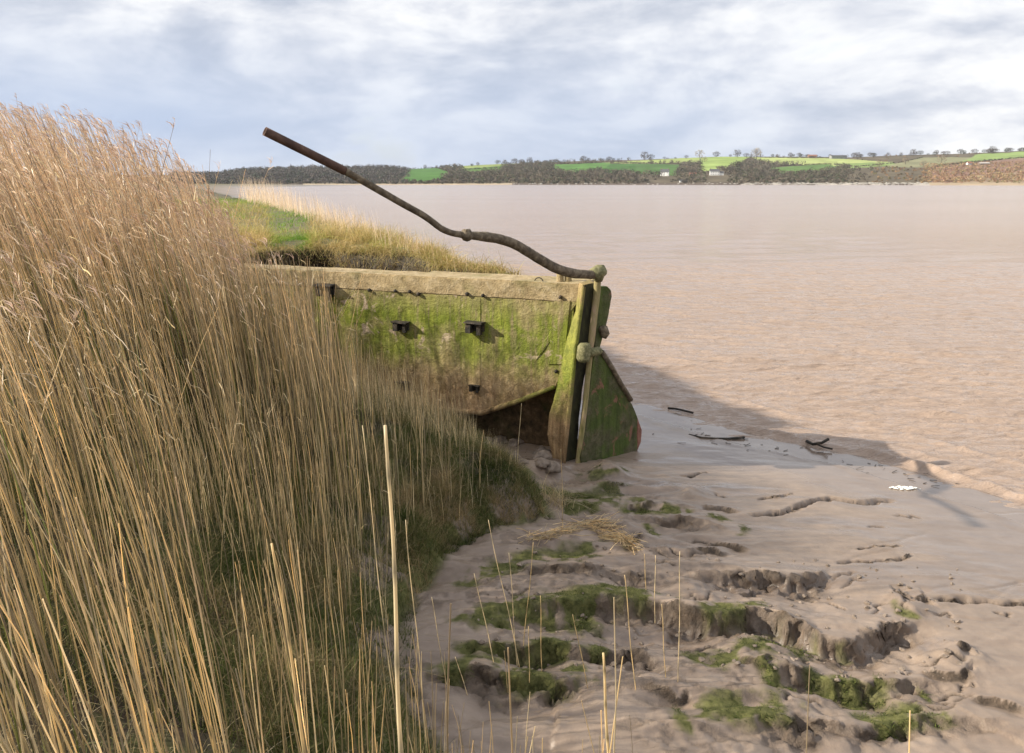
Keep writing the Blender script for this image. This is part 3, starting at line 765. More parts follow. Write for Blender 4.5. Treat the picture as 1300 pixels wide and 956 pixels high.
# reeds thin out and stay short towards the stern of the hulk
env = np.interp(px_-lean*Hn/np.maximum(y, 2)*F*.7, ENV[:, 0], ENV[:, 1])
env = env+rng.gamma(1.6, 1, n)*np.interp(px_, [0, 300, 500], [34, 26, 30])-12
b_ = -(env-433)/F; tanel = (-sp+b_*cp)/(cp+b_*sp)
zmax = CH+tanel*y
Hn = np.where(y > 8, np.maximum(Hn, np.interp(px_, [0, 260, 330, 390, 428, 455], [2.7, 2.5, 2.4, 2.35, 2.15, 1.2])*(1+.12*rng.normal(size=n))), Hn)
up_ = (y > 7) & (px_ < 345) & (rng.random(n) < .55); Hn = np.where(up_, np.maximum(Hn, np.minimum(3.3, zmax-z)), Hn)
Hc = np.minimum(Hn, zmax-z)
ok = (Hc > .35); broken = rng.random(n) < .12
Hc = np.where(broken & (db < 4), Hc*rng.uniform(.4, .8, n), Hc)
x, y, z, db, px_, py_, Hc, lean, leany, broken = [q[ok] for q in (x, y, z, db, px_, py_, Hc, lean, leany, broken)]
n = len(x); print('reeds', n)
dark_ = np.interp(px_, [250, 430], [0, 1])
S = 8; t = np.linspace(0, 1, S)[None, :]
def stem_pts(x, y, z, H_, lean, leany, wob=.02):
    n = len(x)
    c = t**1.7; a = rng.normal(size=(n, 1))*wob; a2 = rng.normal(size=(n, 1))*wob; ph = rng.uniform(0, 6, (n, 1))
    X_ = x[:, None]-lean[:, None]*H_[:, None]*c+a*H_[:, None]*np.sin(t*4+ph)*t
    Y_ = y[:, None]+leany[:, None]*H_[:, None]*c+a2*H_[:, None]*np.sin(t*3.3+ph)*t
    Z_ = z[:, None]-.04+H_[:, None]*t*(1-.25*(lean[:, None]*t)**2)
    return np.stack([X_, Y_, Z_], -1)
kink = (rng.random(n) < .03) & (db > 1.2) & (y > 3.5); lean = np.where(kink, lean+rng.choice([-.5, 1], n)*rng.uniform(.3, .9, n), lean); leany = np.where(kink, leany+.3*rng.normal(size=n), leany)
pts = stem_pts(x, y, z, Hc, lean, leany)
rad = (.0034+.0022*rng.random((n, 1)))*(1+(np.interp(px_, [250, 420], [.05, .42]))*sstep(6, 9, y))[:, None]*(1-.62*t**1.3)*np.clip(.75+.12*Hc[:, None], .6, 1.05)
acc = Acc()
v, f = tubes(pts, rad, 3)
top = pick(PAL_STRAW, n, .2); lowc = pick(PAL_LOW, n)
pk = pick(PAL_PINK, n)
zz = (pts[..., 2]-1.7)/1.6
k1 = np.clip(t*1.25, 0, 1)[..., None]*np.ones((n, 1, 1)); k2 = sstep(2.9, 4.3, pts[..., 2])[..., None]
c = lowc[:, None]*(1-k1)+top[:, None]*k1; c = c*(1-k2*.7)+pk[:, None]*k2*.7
gry = rng.random((n, 1, 1)) < .24
c = np.where(gry, c*np.array([.55, .55, .58]), c)
grn = (rng.random((n, 1, 1)) < .22*(1-k1))
c = np.where(grn, c*np.array([.42, .55, .30]), c)
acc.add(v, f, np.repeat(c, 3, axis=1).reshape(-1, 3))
# leaves
def leaves(idx, lo, hi, len0, len1, wid, pal, down=.5, acc=acc):
    K = len(idx)
    h = rng.uniform(lo, hi, K); fi = h*(S-1); i0 = np.minimum(fi.astype(int), S-2); fr = (fi-i0)[:, None]
    o = pts[idx, i0]*(1-fr)+pts[idx, i0+1]*fr
    tg = pts[idx, i0+1]-pts[idx, i0]; tg /= np.linalg.norm(tg, axis=1, keepdims=True)
    an = rng.normal(math.pi, 1.15, K)
    hz = np.stack([np.cos(an), np.sin(an), np.zeros(K)], 1)
    L = rng.uniform(len0, len1, K)[:, None]
    up = rng.uniform(.35, 1.0, K)[:, None]
    p = []
    for q in (0, .35, .7, 1.0):
        p.append(o+L*(tg*up*q+hz*.42*q+np.array([0, 0, -1])*down*q*q*rng.uniform(.2, 1.2, (K, 1))))
    P_ = np.stack(p, 1)
    sd_ = np.cross(hz, tg)+.8*rng.normal(size=(K, 3)); sd_ /= np.linalg.norm(sd_, axis=1, keepdims=True)
    w_ = wid*rng.uniform(.6, 1.3, (K, 1))*np.array([[.7, 1, .7, .12]])
    v, f = ribbons(P_, w_, sd_)
    acc.add(v, f, np.repeat(pick(pal, K, .16), 8, axis=0))
rr_ = np.hypot(x, y)
tall = np.where(~broken & (Hc > 1.3) & (rr_ > 6.5) & (rng.random(n) < np.interp(px_, [200, 400], [1, .35])))[0]
leaves(np.repeat(tall, 1), .45, .98, .14, .34, .010, PAL_STRAW)
hi_ = np.where((~broken) & (pts[:, -1, 2] > 3.5) & (rr_ > 6.0))[0]
leaves(np.repeat(hi_, 2), .60, .97, .12, .32, .009, PAL_PINK, .35)
sh = np.where((Hc <= 1.3) & (rr_ > 6.5) & (rng.random(n) < .5))[0]
leaves(np.repeat(sh, 1), .3, .95, .10, .25, .008, np.concatenate([PAL_STRAW, PAL_LOW]))
# feathery plumes
def plumes(idx, m, L0, L1, pal, acc=acc, pts=None):
    idx = np.repeat(idx, m); K = len(idx)
    h = rng.uniform(0, 1, K)
    tip = pts[idx, -1]; tg = pts[idx, -1]-pts[idx, -2]; tg /= np.linalg.norm(tg, axis=1, keepdims=True)
    o = tip-tg*(.10*h[:, None])+tg*.03
    L = rng.uniform(L0, L1, K)[:, None]*(.6+.5*h[:, None])
    dv = tg*1.0+np.stack([-.35+.28*rng.normal(size=K), .3*rng.normal(size=K), .1*rng.normal(size=K)], 1)
    P_ = np.stack([o, o+dv*L*.5, o+dv*L+np.array([-.25, 0, -.25])*L], 1)
    sd_ = rng.normal(size=(K, 3)); sd_ /= np.linalg.norm(sd_, axis=1, keepdims=True)
    v, f = ribbons(P_, .008*rng.uniform(.7, 1.5, (K, 1))*np.array([[.6, 1, .2]]), sd_)
    acc.add(v, f, np.repeat(pick(pal, K, .15), 6, axis=0))
PAL_PL = np.array([(.70, .48, .34), (.80, .58, .42), (.52, .34, .24), (.86, .66, .50)])
pl = hi_[rng.random(len(hi_)) < .5]
plumes(pl, 6, .06, .15, PAL_PL, acc, pts)
reeds = acc.build('reed_bed', M_reed)
tag(reeds, 'dense bed of tall dry golden reeds covering the left bank', 'reeds', kind='stuff')

# ---- undergrowth : dead litter between the stems
def blades(name, x, y, z, L, w_, col, mat, leanx=0, leany=0, spread=.5, droop=.35, S_=4, label=None, cat=None, kind='stuff'):
    K = len(x); tt = np.linspace(0, 1, S_)[None, :]
    dx = leanx+spread*rng.normal(size=K); dy = leany+spread*rng.normal(size=K)
    L = np.broadcast_to(L, (K,)); 
    X_ = x[:, None]+dx[:, None]*L[:, None]*tt**1.5; Y_ = y[:, None]+dy[:, None]*L[:, None]*tt**1.5
    hz = np.hypot(dx, dy)[:, None]
    Z_ = z[:, None]-.01+L[:, None]*(tt-droop*np.minimum(hz, 2)*tt**2)
    pt = np.stack([X_, Y_, Z_], -1)
    an = rng.uniform(0, math.pi, K); sd_ = np.stack([np.cos(an), np.sin(an), .2*rng.normal(size=K)], 1)
    v, f = ribbons(pt, np.broadcast_to(w_, (K,))[:, None]*np.linspace(1, .15, S_)[None, :], sd_)
    return v, f, np.repeat(col, S_*2, axis=0)
acc = Acc()
x, y = region_pts(80000, -9, 1.0, 2.3, 12.5)
d, s, _, _ = polydist(x, y, TOE); db = -d*s; z = G(x, y); px_, py_ = proj(x, y, z)
k = (db > .2) & ~inhull(x, y, .02) & (px_ > -60) & (rng.random(len(x)) < .3+.7*fbm(x*2, y*2, 3, 220)) & ~(behind_hull(x, y) & (x > -4))
x, y, z = x[k], y[k], z[k]; K = len(x)
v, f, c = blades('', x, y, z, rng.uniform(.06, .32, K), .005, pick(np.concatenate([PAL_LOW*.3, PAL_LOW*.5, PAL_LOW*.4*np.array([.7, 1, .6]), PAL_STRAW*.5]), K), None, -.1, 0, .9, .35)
acc.add(v, f, c)
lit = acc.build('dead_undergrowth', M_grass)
tag(lit, 'tangle of short dead stalks and litter at the foot of the reeds', 'undergrowth', kind='stuff')

# ---- green and straw grass on the slope between reeds and hulk
PAL_G = np.array([(.07, .095, .022), (.05, .07, .018), (.13, .15, .04), (.19, .17, .07), (.32, .25, .12), (.45, .34, .18)])
acc = Acc()
x, y = region_pts(130000, -4.5, 1.0, 4.0, 13); xe, ye = region_pts(60000, -1.2, .6, 7.5, 12); de, se, _, _ = polydist(xe, ye, TOE); ke = (-de*se > -.05) & (-de*se < .7); x = np.concatenate([x, xe[ke]]); y = np.concatenate([y, ye[ke]])
d, s, _, _ = polydist(x, y, TOE); db = -d*s; z = G(x, y); px_, py_ = proj(x, y, z)
k = (db > -.05) & (db < 4.5) & ~inhull(x, y, .02) & ~behind_hull(x, y) & (rng.random(len(x)) < np.where(db < 1.6, .12+sstep(.12, .36, fbm(x*2.3, y*2.3, 4, 230)), sstep(.3, .6, fbm(x*2.3, y*2.3, 4, 230)))*np.interp(db, [0, .8, 2.5, 4.5], [.9, 1, .7, .2]))
x, y, z, db = x[k], y[k], z[k], db[k]; K = len(x)
cl = fbm(x*3, y*3, 3, 231)
idx = np.clip((cl*9-1.8+rng.normal(size=K)*1.2), 0, 5).astype(int)
L = rng.uniform(.06, .22, K)*(.6+.9*cl)*np.interp(db, [0, .5, 2], [.6, 1, 1.25])
v, f, c = blades('', x, y, z, L, .006, PAL_G[idx]*(1+.15*rng.normal(size=(K, 1))), None, -.05, -.05, .55, .3)
acc.add(v, f, c)
# standing pale stalks on it
x, y = region_pts(9000, -3.2, .6, 6, 12.6)
d, s, _, _ = polydist(x, y, TOE); db = -d*s; z = G(x, y)
k = (db > .15) & ~inhull(x, y, .02) & ~behind_hull(x, y) & (rng.random(len(x)) < .2+.6*sstep(9, 11.5, y))
x, y, z = x[k], y[k], z[k]; K = len(x)
hmax = np.interp(x, [-3, -1.5, -.3, .6], [1.1, .8, .45, .25])
v, f, c = blades('', x, y, z, rng.uniform(.35, 1.0, K)*hmax, .0055, pick(PAL_STRAW, K, .25), None, -.04, 0, .13, .2, 5)
acc.add(v, f, c)
gr = acc.build('bank_grass', M_grass)
tag(gr, 'rough mix of green grass and straw on the slope below the hull', 'grass', kind='stuff')

# ---- fuzzy algae / moss on the mud ridges and the bank edge
acc = Acc()
x, y = region_pts(420000, -3.5, 5.2, 4.6, 12.5)
px_, py_ = proj(x, y, .4); k = (px_ > 250) & (px_ < 1330) & (py_ < 980)
x, y = x[k], y[k]
z, mo, fa, so, we, db, ds = G(x, y, True)
k = (rng.random(len(x)) < (mo-.3)*.75) & (z > .05) & ~inhull(x, y, .05) & ~behind_hull(x, y) | ((mo > .5) & (x > .4) & (y < 12) & (rng.random(len(x)) < .7))
x, y, z, db = x[k], y[k], z[k], db[k]; K = len(x); print('moss', K)
PAL_M = np.array([(.05, .070, .016), (.075, .10, .022), (.12, .14, .036), (.19, .19, .06), (.035, .05, .013)])
v, f, c = blades('', x, y, z, rng.uniform(.008, .045, K)*(.4+1.1*fbm(x*7, y*7, 3, 233)), .006, pick(PAL_M, K, .25), None, .1, -.5, .9, .5, 3)
acc.add(v, f, c)
ms = acc.build('moss', M_moss)
tag(ms, 'soft green algae and moss fuzz on the mud ridges and bank edge', 'moss', kind='stuff')

# ---- spit turf
acc = Acc()
def spit_pts(n, x0, x1, y0, y1, lo, hi):
    x, y = region_pts(n, x0, x1, y0, y1)
    wxs = x+.25*(fbm(x*1.2, y*1.2, 4, 15)-.5)*2; wys = y+.25*(fbm(x*1.2, y*1.2, 4, 19)-.5)*2
    d, s, _, _ = polydist(wxs, wys, SPIT+[SPIT[0]]); ds = np.where(inpoly(wxs, wys, SPIT), d, -d)
    px_, py_ = proj(x, y, 3.)
    k = (ds > lo) & (ds < hi) & (px_ > 200)
    return x[k], y[k], ds[k]
PAL_T = np.array([(.60, .45, .20), (.50, .38, .16), (.42, .36, .12), (.36, .40, .08), (.26, .37, .06), (.15, .30, .04)])
for (nn, y0, y1, x0, Lm) in ((70000, 13, 22, -9, 1), (60000, 22, 60, -26, 1.5)):
    x, y, ds = spit_pts(nn, x0, .6, y0, y1, .0, 50)
    z = G(x, y); K = len(x)
    cl = fbm(x*.9/Lm, y*.9/Lm, 4, 241); tus = fbm(x*2.4, y*2.4, 3, 242)
    green = .7*sstep(.52, .66, fbm(x*.45+3, y*.45, 3, 244))
    px_, py_ = proj(x, y, 3.)
    green = np.maximum(green, sstep(330, 350, px_)*(1-sstep(380, 400, px_)))     # trodden green patch
    green = np.maximum(green*(px_ < 420), sstep(40, 50, y)*.9)
    idx = np.clip(1.2+green*3.6+(cl-.5)*5+rng.normal(size=K)*.7, 0, 5).astype(int)
    L = rng.uniform(.10, .32, K)*(.15+2.0*sstep(.35, .7, tus))*(1-.55*green)*Lm**.5
    sgn = np.where(ds < .5, 1, 0)
    v, f, c = blades('', x, y, z, L, .011*Lm, PAL_T[idx]*(1+.15*rng.normal(size=(K, 1))), None, .1, -.15-.9*sgn*(x < -.5), .75, .38)
    acc.add(v, f, c)
# turf hanging over the eroded edge
x, y, ds = spit_pts(60000, -9, .7, 13, 21, -.02, .45)
z = G(x, y)+.02; K = len(x)
idx = np.clip(rng.normal(size=K)*1.2+1.2, 0, 4).astype(int)
v, f, c = blades('', x, y, z, rng.uniform(.18, .55, K), .010, PAL_T[idx]*.85*(1+.2*rng.normal(size=(K, 1))), None, .25, -1.0, .6, .75, 5)
acc.add(v, f, c)
tf = acc.build('turf', M_grass)
tag(tf, 'tussocky straw and green turf topping the low eroded bank behind the barge', 'turf', kind='stuff')
acc = Acc()
x, y, ds = spit_pts(150000, -26, .9, 13, 60, -.05, 1.6)
# only on the river side of the spit
d2, s2, _, _ = polydist(x, y, [(-42, 115), (-10.5, 41), (-3.3, 23), (-.8, 15.6), (.2, 14.1), (.35, 13.25)])
k = (d2 < 1.0+.01*y) & (rng.random(len(x)) < np.interp(y, [13, 20, 60], [.35, .28, .10])*(.3+1.4*sstep(.4, .6, fbm(x*.8, y*.5, 3, 400)))); x, y = x[k], y[k]
z = G(x, y); K = len(x); print('fringe', K)
hh = np.interp(y, [13, 16, 22, 40, 60], [.22, .35, .65, 1.3, 1.8])*rng.uniform(.45, 1.1, K)
v, f, c = blades('', x, y, np.maximum(z, 2.2), hh, .006+.0002*y, pick(PAL_PINK, K, .14), None, -.12, 0, .10, .1, 5)
acc.add(v, f, c)
fr = acc.build('reed_fringe', M_reed)
tag(fr, 'thin fringe of short pale pinkish reeds along the river edge of the grassy bank', 'reeds', kind='stuff')

# ---- dead reed litter on the mud
def litter(name, spots, n, label, L=(.1, .45)):
    acc = Acc(); K = n
    q = rng.integers(0, len(spots), K); sp_ = np.array(spots)[q]
    x = sp_[:, 0]+sp_[:, 2]*rng.normal(size=K); y = sp_[:, 1]+sp_[:, 3]*rng.normal(size=K)
    an = sp_[:, 4]+.55*rng.normal(size=K); l = rng.uniform(*L, K)
    z = G(x, y)+rng.uniform(.0, .09, K)
    dv = np.stack([np.cos(an)*l, np.sin(an)*l, rng.normal(size=K)*.12*l], 1)
    tt = np.linspace(-.5, .5, 4)[None, :, None]
    P_ = np.stack([x, y, z], 1)[:, None]+dv[:, None]*tt+rng.normal(size=(K, 4, 3))*.008
    zz = G(P_[..., 0].ravel(), P_[..., 1].ravel()).reshape(K, 4)+.004
    P_[..., 2] = np.maximum(P_[..., 2], zz)
    v, f = tubes(P_, np.full((K, 4), .0032)*rng.uniform(.6, 1.3, (K, 1)), 3)
    acc.add(v, f, np.repeat(pick(PAL_STRAW*.92, K, .2), 12, axis=0))
    o = acc.build(name, M_reed); tag(o, label, 'litter', kind='stuff')
sp_ = lambda px, py, a, c, an: (*tuple(PG(px, py, .45))[:2], a, c, an)
litter('reed_litter', [sp_(690, 682, .1, .03, .5), sp_(710, 674, .1, .03, .45), sp_(735, 664, .1, .03, .4), sp_(758, 655, .08, .05, .4), sp_(780, 672, .08, .06, -.3), sp_(765, 660, .1, .05, .2), sp_(800, 686, .05, .05, -1), (*tuple(PG(790, 688, .4))[:2], .06, .05, -1.2)], 260, 'strand of loose golden dead reeds washed onto the mud')
x0, y0 = tuple(PG(703, 628, .5))[:2]
acc = Acc(); K = 170
xx = x0+.10*rng.normal(size=K); yy = y0+.10*rng.normal(size=K)
v, f, c = blades('', xx, yy, G(xx, yy), rng.uniform(.15, .42, K), .007, pick(PAL_STRAW*.6, K, .2), None, .1, -.35, .8, .5, 5)
acc.add(v, f, c); o = acc.build('dead_tussock', M_grass, None); tag(o, 'brown collapsed clump of dead grass on the mud below the sternpost', 'grass clump')

# ---- foreground stems that stand alone (base px, py at Y ; tip px, py)
STEMS = [(513, 1010, 1.55, 489, 540, .0055, 'thickest pale golden reed stalk, snapped off at the top, nearest the viewer'),
 (394, 1000, 1.6, 345, 690, .0040, 'stout snapped reed stalk leaning left, low in the reeds left of the thickest stalk'),
 (775, 1000, 1.9, 766, 829, .0046, 'short stout snapped reed stub rising from the bottom edge over bare mud')]
THIN = [(628, 890, 6.0, 602, 728), (660, 880, 6.1, 620, 660), (657, 868, 6.2, 646, 702), (664, 860, 6.3, 677, 688), (688, 880, 6.0, 686, 756), (672, 900, 5.8, 671, 795), (807, 890, 5.7, 793, 730), (845, 880, 5.9, 840, 767), (860, 885, 5.8, 863, 700), (747, 890, 5.8, 727, 780), (568, 880, 5.7, 548, 758), (596, 890, 5.6, 578, 834), (645, 885, 5.8, 640, 826), (505, 900, 4.6, 460, 540), (540, 900, 4.7, 515, 660), (832, 780, 7.1, 832, 705), (820, 760, 7.4, 818, 703), (715, 640, 9.0, 712, 570), (656, 566, 10.6, 662, 512)]
def stemobj(bx, by, Yd, tx, ty, r, label, grp=None):
    tdir = ray(tx, ty); Bp = P(bx, by, Yd)
    zg = float(G(np.array([Bp.x]), np.array([Bp.y]))[0])
    base = Vector((Bp.x, Bp.y, zg-.03)) if Yd > 3 else Bp
    T = P(tx, ty, Yd+.02)
    NK = 25
    pp = [base.lerp(T, k_)+Vector((.012*math.sin(k_*5+bx), .01*math.sin(k_*4), 0))*(T-base).length*(k_*(1-k_))*2 for k_ in np.linspace(0, 1, NK)]
    bm = tube_bm(pp, [r*(1-.35*k_)*(1.22 if q_ % 6 == 3 else 1) for q_, k_ in enumerate(np.linspace(0, 1, NK))], 8)
    cl_ = bm.loops.layers.float_color.new('tint')
    o = bmobj('reed_stem', bm, M_reed, None, True)
    me = o.data
    if 'tint' in me.attributes: me.attributes.remove(me.attributes['tint'])
    a = me.attributes.new('tint', 'FLOAT_COLOR', 'POINT')
    cc_ = np.tile(np.append(PAL_STRAW[random.randrange(3)]*random.uniform(.85, 1.1), 1), (len(me.vertices), 1)); rg_ = np.arange(len(me.vertices))//8 % 6; cc_[:, :3] *= np.where(rg_ == 3, .55, np.where(rg_ == 4, .85, 1))[:, None]*(.85+.3*rng.random((len(cc_), 1))); a.data.foreach_set('color', cc_.astype(np.float32).ravel())
    tag(o, label, 'reed stalk', grp)
for q in STEMS: stemobj(*q)
for q in THIN: stemobj(*q, .0036, 'thin bare dry reed stalk standing alone over the mud and grass', 'lone thin reed stalks')

# ---- driftwood and foam at the water's edge
def stick(name, pxs, zz, r, label, cat, mat=M_black, extra=()):
    bm = tube_bm([PG(a, c, h) for a, c, h in pxs], r, 7, lump=.2)
    for e in extra: tube_bm([PG(a, c, h) for a, c, h in e], [r[0]*.6]*len(e) if hasattr(r, '__len__') else r*.6, 6, bm=bm, lump=.2)
    o = bmobj(name, bm, mat, None, True); tag(o, label, cat)
stick('driftwood', [(1024, 560, .05), (1032, 564, .07), (1043, 562, .10), (1052, 557, .16)], 0, .025, 'dark forked branch stranded at the waterline', 'driftwood', extra=([(1035, 563, .08), (1047, 568, .06), (1057, 570, .05)],))
stick('driftwood', [(875, 552, .05), (890, 556, .06), (905, 557, .06), (925, 557, .05), (945, 555, .05)], 0, .022, 'long dark sunken stick lying on wet mud beside the rudder', 'driftwood', extra=([(868, 548, .04), (880, 553, .05)],))
stick('driftwood', [(848, 518, .03), (858, 519, .04), (868, 521, .04), (880, 524, .03)], 0, .02, 'short black stick at the river edge in the shadow of the hulk', 'driftwood')
bm = bmesh.new()
for i in range(60):
    px = random.uniform(1130, 1168); py = 625+random.uniform(-2.5, 2.5)*(1-abs(px-1149)/22)
    c = PG(px, py, .0); c.z = float(G(np.array([c.x]), np.array([c.y]))[0])+.012
    bmesh.ops.create_icosphere(bm, subdivisions=1, radius=random.uniform(.008, .028), matrix=Matrix.Translation(c) @ Matrix.Diagonal((1.4, 1, .5, 1)))
m_, nt_, bs_ = newmat('foam'); bs_.inputs['Base Color'].default_value = (.8, .78, .72, 1); bs_.inputs['Roughness'].default_value = .6
o = bmobj('foam', bm, m_, None, True); tag(o, 'small patch of white foam at the mouth of the mud crack', 'foam', kind='stuff')
# loose mud clods
bmp = []
M_clod = rusty('mud_clod', (.10, .075, .055), (.22, .17, .13), (.33, .26, .21), 9)
def clods(n_, box):
    bm = bmesh.new()
    for i in range(n_):
        px = random.uniform(box[0], box[2]); py = random.uniform(box[1], box[3]); c = PG(px, py, .3)
        c.z = float(G(np.array([c.x]), np.array([c.y]))[0])+.004; r = random.uniform(.006, .03)**1.0
        mtx = Matrix.Translation(c) @ Matrix.Rotation(random.random()*6, 4, 'Z') @ Matrix.Diagonal((1.3, 1, .6, 1))
        vs = bmesh.ops.create_icosphere(bm, subdivisions=1, radius=r, matrix=mtx)['verts']
        for v_ in vs: v_.co += Vector((random.uniform(-1, 1), random.uniform(-1, 1), random.uniform(-1, 1)))*r*.3
    o = bmobj('mud_crumbs', bm, M_clod, None, False); tag(o, 'scattered crumbs of broken mud along the gully edges', 'mud crumbs', kind='stuff')
clods(260, (600, 700, 1230, 870))
clods(40, (620, 560, 720, 610))

# ================================================================== far shore
SKY = np.array([(-600, 214), (200, 222), (290, 222), (320, 217), (380, 214), (440, 213), (500, 213), (520, 215), (560, 213), (600, 210), (640, 208), (700, 206), (740, 204), (800, 203), (850, 201), (900, 199), (1000, 199), (1060, 200), (1130, 197), (1180, 196), (1250, 193), (1280, 191), (1300, 189), (1400, 184), (1900, 180)], float)
def tanel_px(px, py):
    a = (px-650)/F; b_ = -(py-433)/F
    return (-sp+b_*cp)/np.hypot(a, cp+b_*sp)
FIELDS = [  # polygon in picture coordinates of the far slope, colour with patchy sun and cloud shade put in
 ([(514, 230), (523, 221), (520, 212), (556, 212), (577, 220), (562, 228), (546, 232)], (0.074, 0.161, 0.040)),
 ([(585, 214), (636, 207), (640, 217), (600, 221), (588, 217)], (0.103, 0.181, 0.047)),
 ([(585, 211), (660, 206), (660, 209), (590, 214)], (0.222, 0.265, 0.094)),
 ([(700, 209), (773, 206), (758, 216), (719, 220), (702, 216)], (0.089, 0.186, 0.046)),
 ([(758, 216), (770, 208), (812, 208), (806, 219), (765, 219)], (0.060, 0.130, 0.035)),
 ([(760, 207), (880, 199), (880, 207), (800, 207.5)], (0.258, 0.308, 0.107)),
 ([(800, 208), (857, 208.5), (848, 223), (800, 220)], (0.073, 0.139, 0.041)),
 ([(877, 199), (940, 199), (925, 210), (880, 218)], (0.260, 0.338, 0.103)),
 ([(940, 200), (1040, 201), (1115, 206), (1069, 212), (965, 208)], (0.341, 0.389, 0.146)),
 ([(963, 213), (1031, 208.5), (1056, 214), (981, 222)], (0.110, 0.182, 0.057)),
 ([(1040, 208), (1110, 206), (1120, 210), (1060, 214)], (0.193, 0.255, 0.090)),
 ([(1188, 208), (1215, 196), (1285, 192), (1278, 200)], (0.227, 0.304, 0.103)),
 ([(1100, 212), (1150, 200), (1210, 200), (1188, 208), (1160, 213)], (0.224, 0.219, 0.126)),
 ([(1162, 233), (1158, 220), (1169, 212), (1246, 203), (1300, 198), (1500, 196), (1500, 233)], (0.220, 0.143, 0.109)),
 ([(1200, 233), (1190, 225), (1240, 219), (1500, 216), (1500, 233)], (0.262, 0.195, 0.133)),
]
LEFTWOOD = (.075, .06, .055)
paz = np.concatenate([np.linspace(-600, 250, 80, endpoint=False), np.linspace(250, 1340, 900, endpoint=False), np.linspace(1340, 1900, 60)])
tt_ = np.concatenate([np.linspace(-.04, 0, 3, endpoint=False), np.linspace(0, 1, 90), np.linspace(1.05, 1.8, 8)])
PXg, TT = np.meshgrid(paz, tt_)
yr = np.interp(PXg, SKY[:, 0], SKY[:, 1])
tc_ = np.clip(TT, 0, 1)
shoreD = 1250+40*(fbm(PXg*.01, PXg*0, 3, 300)-.5); ridgeD = np.interp(PXg, [250, 520, 800, 1300], [1900, 2000, 2300, 2600])
dist = shoreD+(ridgeD-shoreD)*TT
pyg = 235.0+(yr-235.0)*tc_**.75+ (np.sin(tc_*math.pi))*1.2*(fbm(PXg*.012, TT*2, 3, 301)-.5)*2
te = tanel_px(PXg, pyg)
hx = (PXg-650)/F; hl = np.hypot(hx, cp); ux, uy = hx/hl, cp/hl
HZ = CH+te*dist
HZ = np.where(TT < 0, -1.0, HZ); HZ = np.where(TT > 1, HZ-(TT-1)**1.0*60, HZ)
HX, HY = ux*dist, uy*dist
col = np.zeros(PXg.shape+(3,)); nz_ = fbm(PXg*.06, TT*14, 4, 310)[..., None]
col[:] = np.array((.12, .10, .07)); col *= (.7+.6*nz_)
woodm = np.ones(PXg.shape, bool)
wpx = PXg+2.5*(fbm(PXg*.08, pyg*.5, 3, 320)-.5)*2; wpy = pyg+.6*(fbm(PXg*.1, pyg*.4, 3, 321)-.5)*2
for pl_, cc_ in FIELDS:
    m = inpoly(wpx, wpy, pl_) & (TT > .03)
    vn = fbm(PXg*.05, TT*9, 3, 330)[..., None]
    col = np.where(m[..., None], np.array(cc_)*(.8+.4*vn), col); woodm &= ~m
beach = (TT < .035) & (TT > -.02)
bc = np.where(((PXg > 395) & (PXg < 650))[..., None], (.42, .34, .24), np.where((PXg > 1150)[..., None], (.36, .28, .19), (.12, .095, .075)))
pale = (fbm(PXg*.09, TT*30, 3, 340) > .5) & (PXg > 930) & (PXg < 1160)
bc = np.where(pale[..., None], (.42, .38, .33), bc)
col = np.where(beach[..., None], bc, col)
hmat, hnt, hbs = newmat('far_land'); hb = NB(hnt)
ha = hb.n('ShaderNodeAttribute', attribute_name='tint').outputs['Color']; hco = hb.n('ShaderNodeNewGeometry').outputs['Position']
hcol = hb.mix(.35, ha, hb.ramp(hb.noise(hco, .02, 8, .65), [(.3, .2), (.7, .85)]), 'OVERLAY')
hb.l(hcol, hbs.inputs['Base Color']); hbs.inputs['Roughness'].default_value = .95; hbs.inputs['Specular IOR Level'].default_value = .05
hnx, hny = len(paz), len(tt_)
ii = (np.arange(hny-1)[:, None]*hnx+np.arange(hnx-1)[None, :]).ravel()
hills = npmesh('hills', np.stack([HX, HY, HZ], -1).reshape(-1, 3), np.stack([ii, ii+1, ii+hnx+1, ii+hnx], 1), hmat, None, True, {'tint': col.reshape(-1, 3)})
tag(hills, kind='structure')
def hill_at(px, t):
    j = int(np.argmin(abs(paz-px))); i = int(np.argmin(abs(tt_-t)))
    return Vector((HX[i, j], HY[i, j], HZ[i, j]))
def hill_py(px, py):
    j = int(np.argmin(abs(paz-px))); colp = pyg[:, j].copy(); colp[tt_ < 0] = 999; colp[tt_ > 1] = 999
    i = int(np.argmin(abs(colp-py))); return Vector((HX[i, j], HY[i, j], HZ[i, j]))

M_far = mat_tint('far_foliage', .95, .0, .05)
def crown_geo(cx, cy, cz, h, wd, m, s0, rs=None):
    """scattered twig-clump faces in crowns; arrays"""
    K = len(cx); r = rs or rng
    u = r.normal(size=(K, m, 3)); u /= np.linalg.norm(u, axis=2, keepdims=True)
    rad = r.uniform(.45, 1, (K, m, 1))**.6
    ctr = np.stack([cx, cy, cz+h*.55], 1)[:, None]+u*rad*np.stack([wd*.5, wd*.5, h*.45], 1)[:, None]
    a = r.normal(size=(K, m, 3)); a /= np.linalg.norm(a, axis=2, keepdims=True)
    b2 = np.cross(a, u); b2 /= np.linalg.norm(b2, axis=2, keepdims=True)+1e-6
    sz = s0*r.uniform(.5, 1.3, (K, m, 1))
    q = np.stack([ctr-a*sz, ctr-b2*sz*.8, ctr+a*sz, ctr+b2*sz*.8], 2).reshape(-1, 3)
    f = np.arange(K*m*4).reshape(-1, 4)
    return q, f
# woods
N = 16000
ppx = rng.uniform(230, 1340, N); pt_ = rng.uniform(.03, 1.0, N)
jj = np.searchsorted(paz, ppx).clip(0, hnx-1); i2 = (pt_*89).astype(int)+3
ok = woodm[i2, jj]
pyy = pyg[i2, jj]
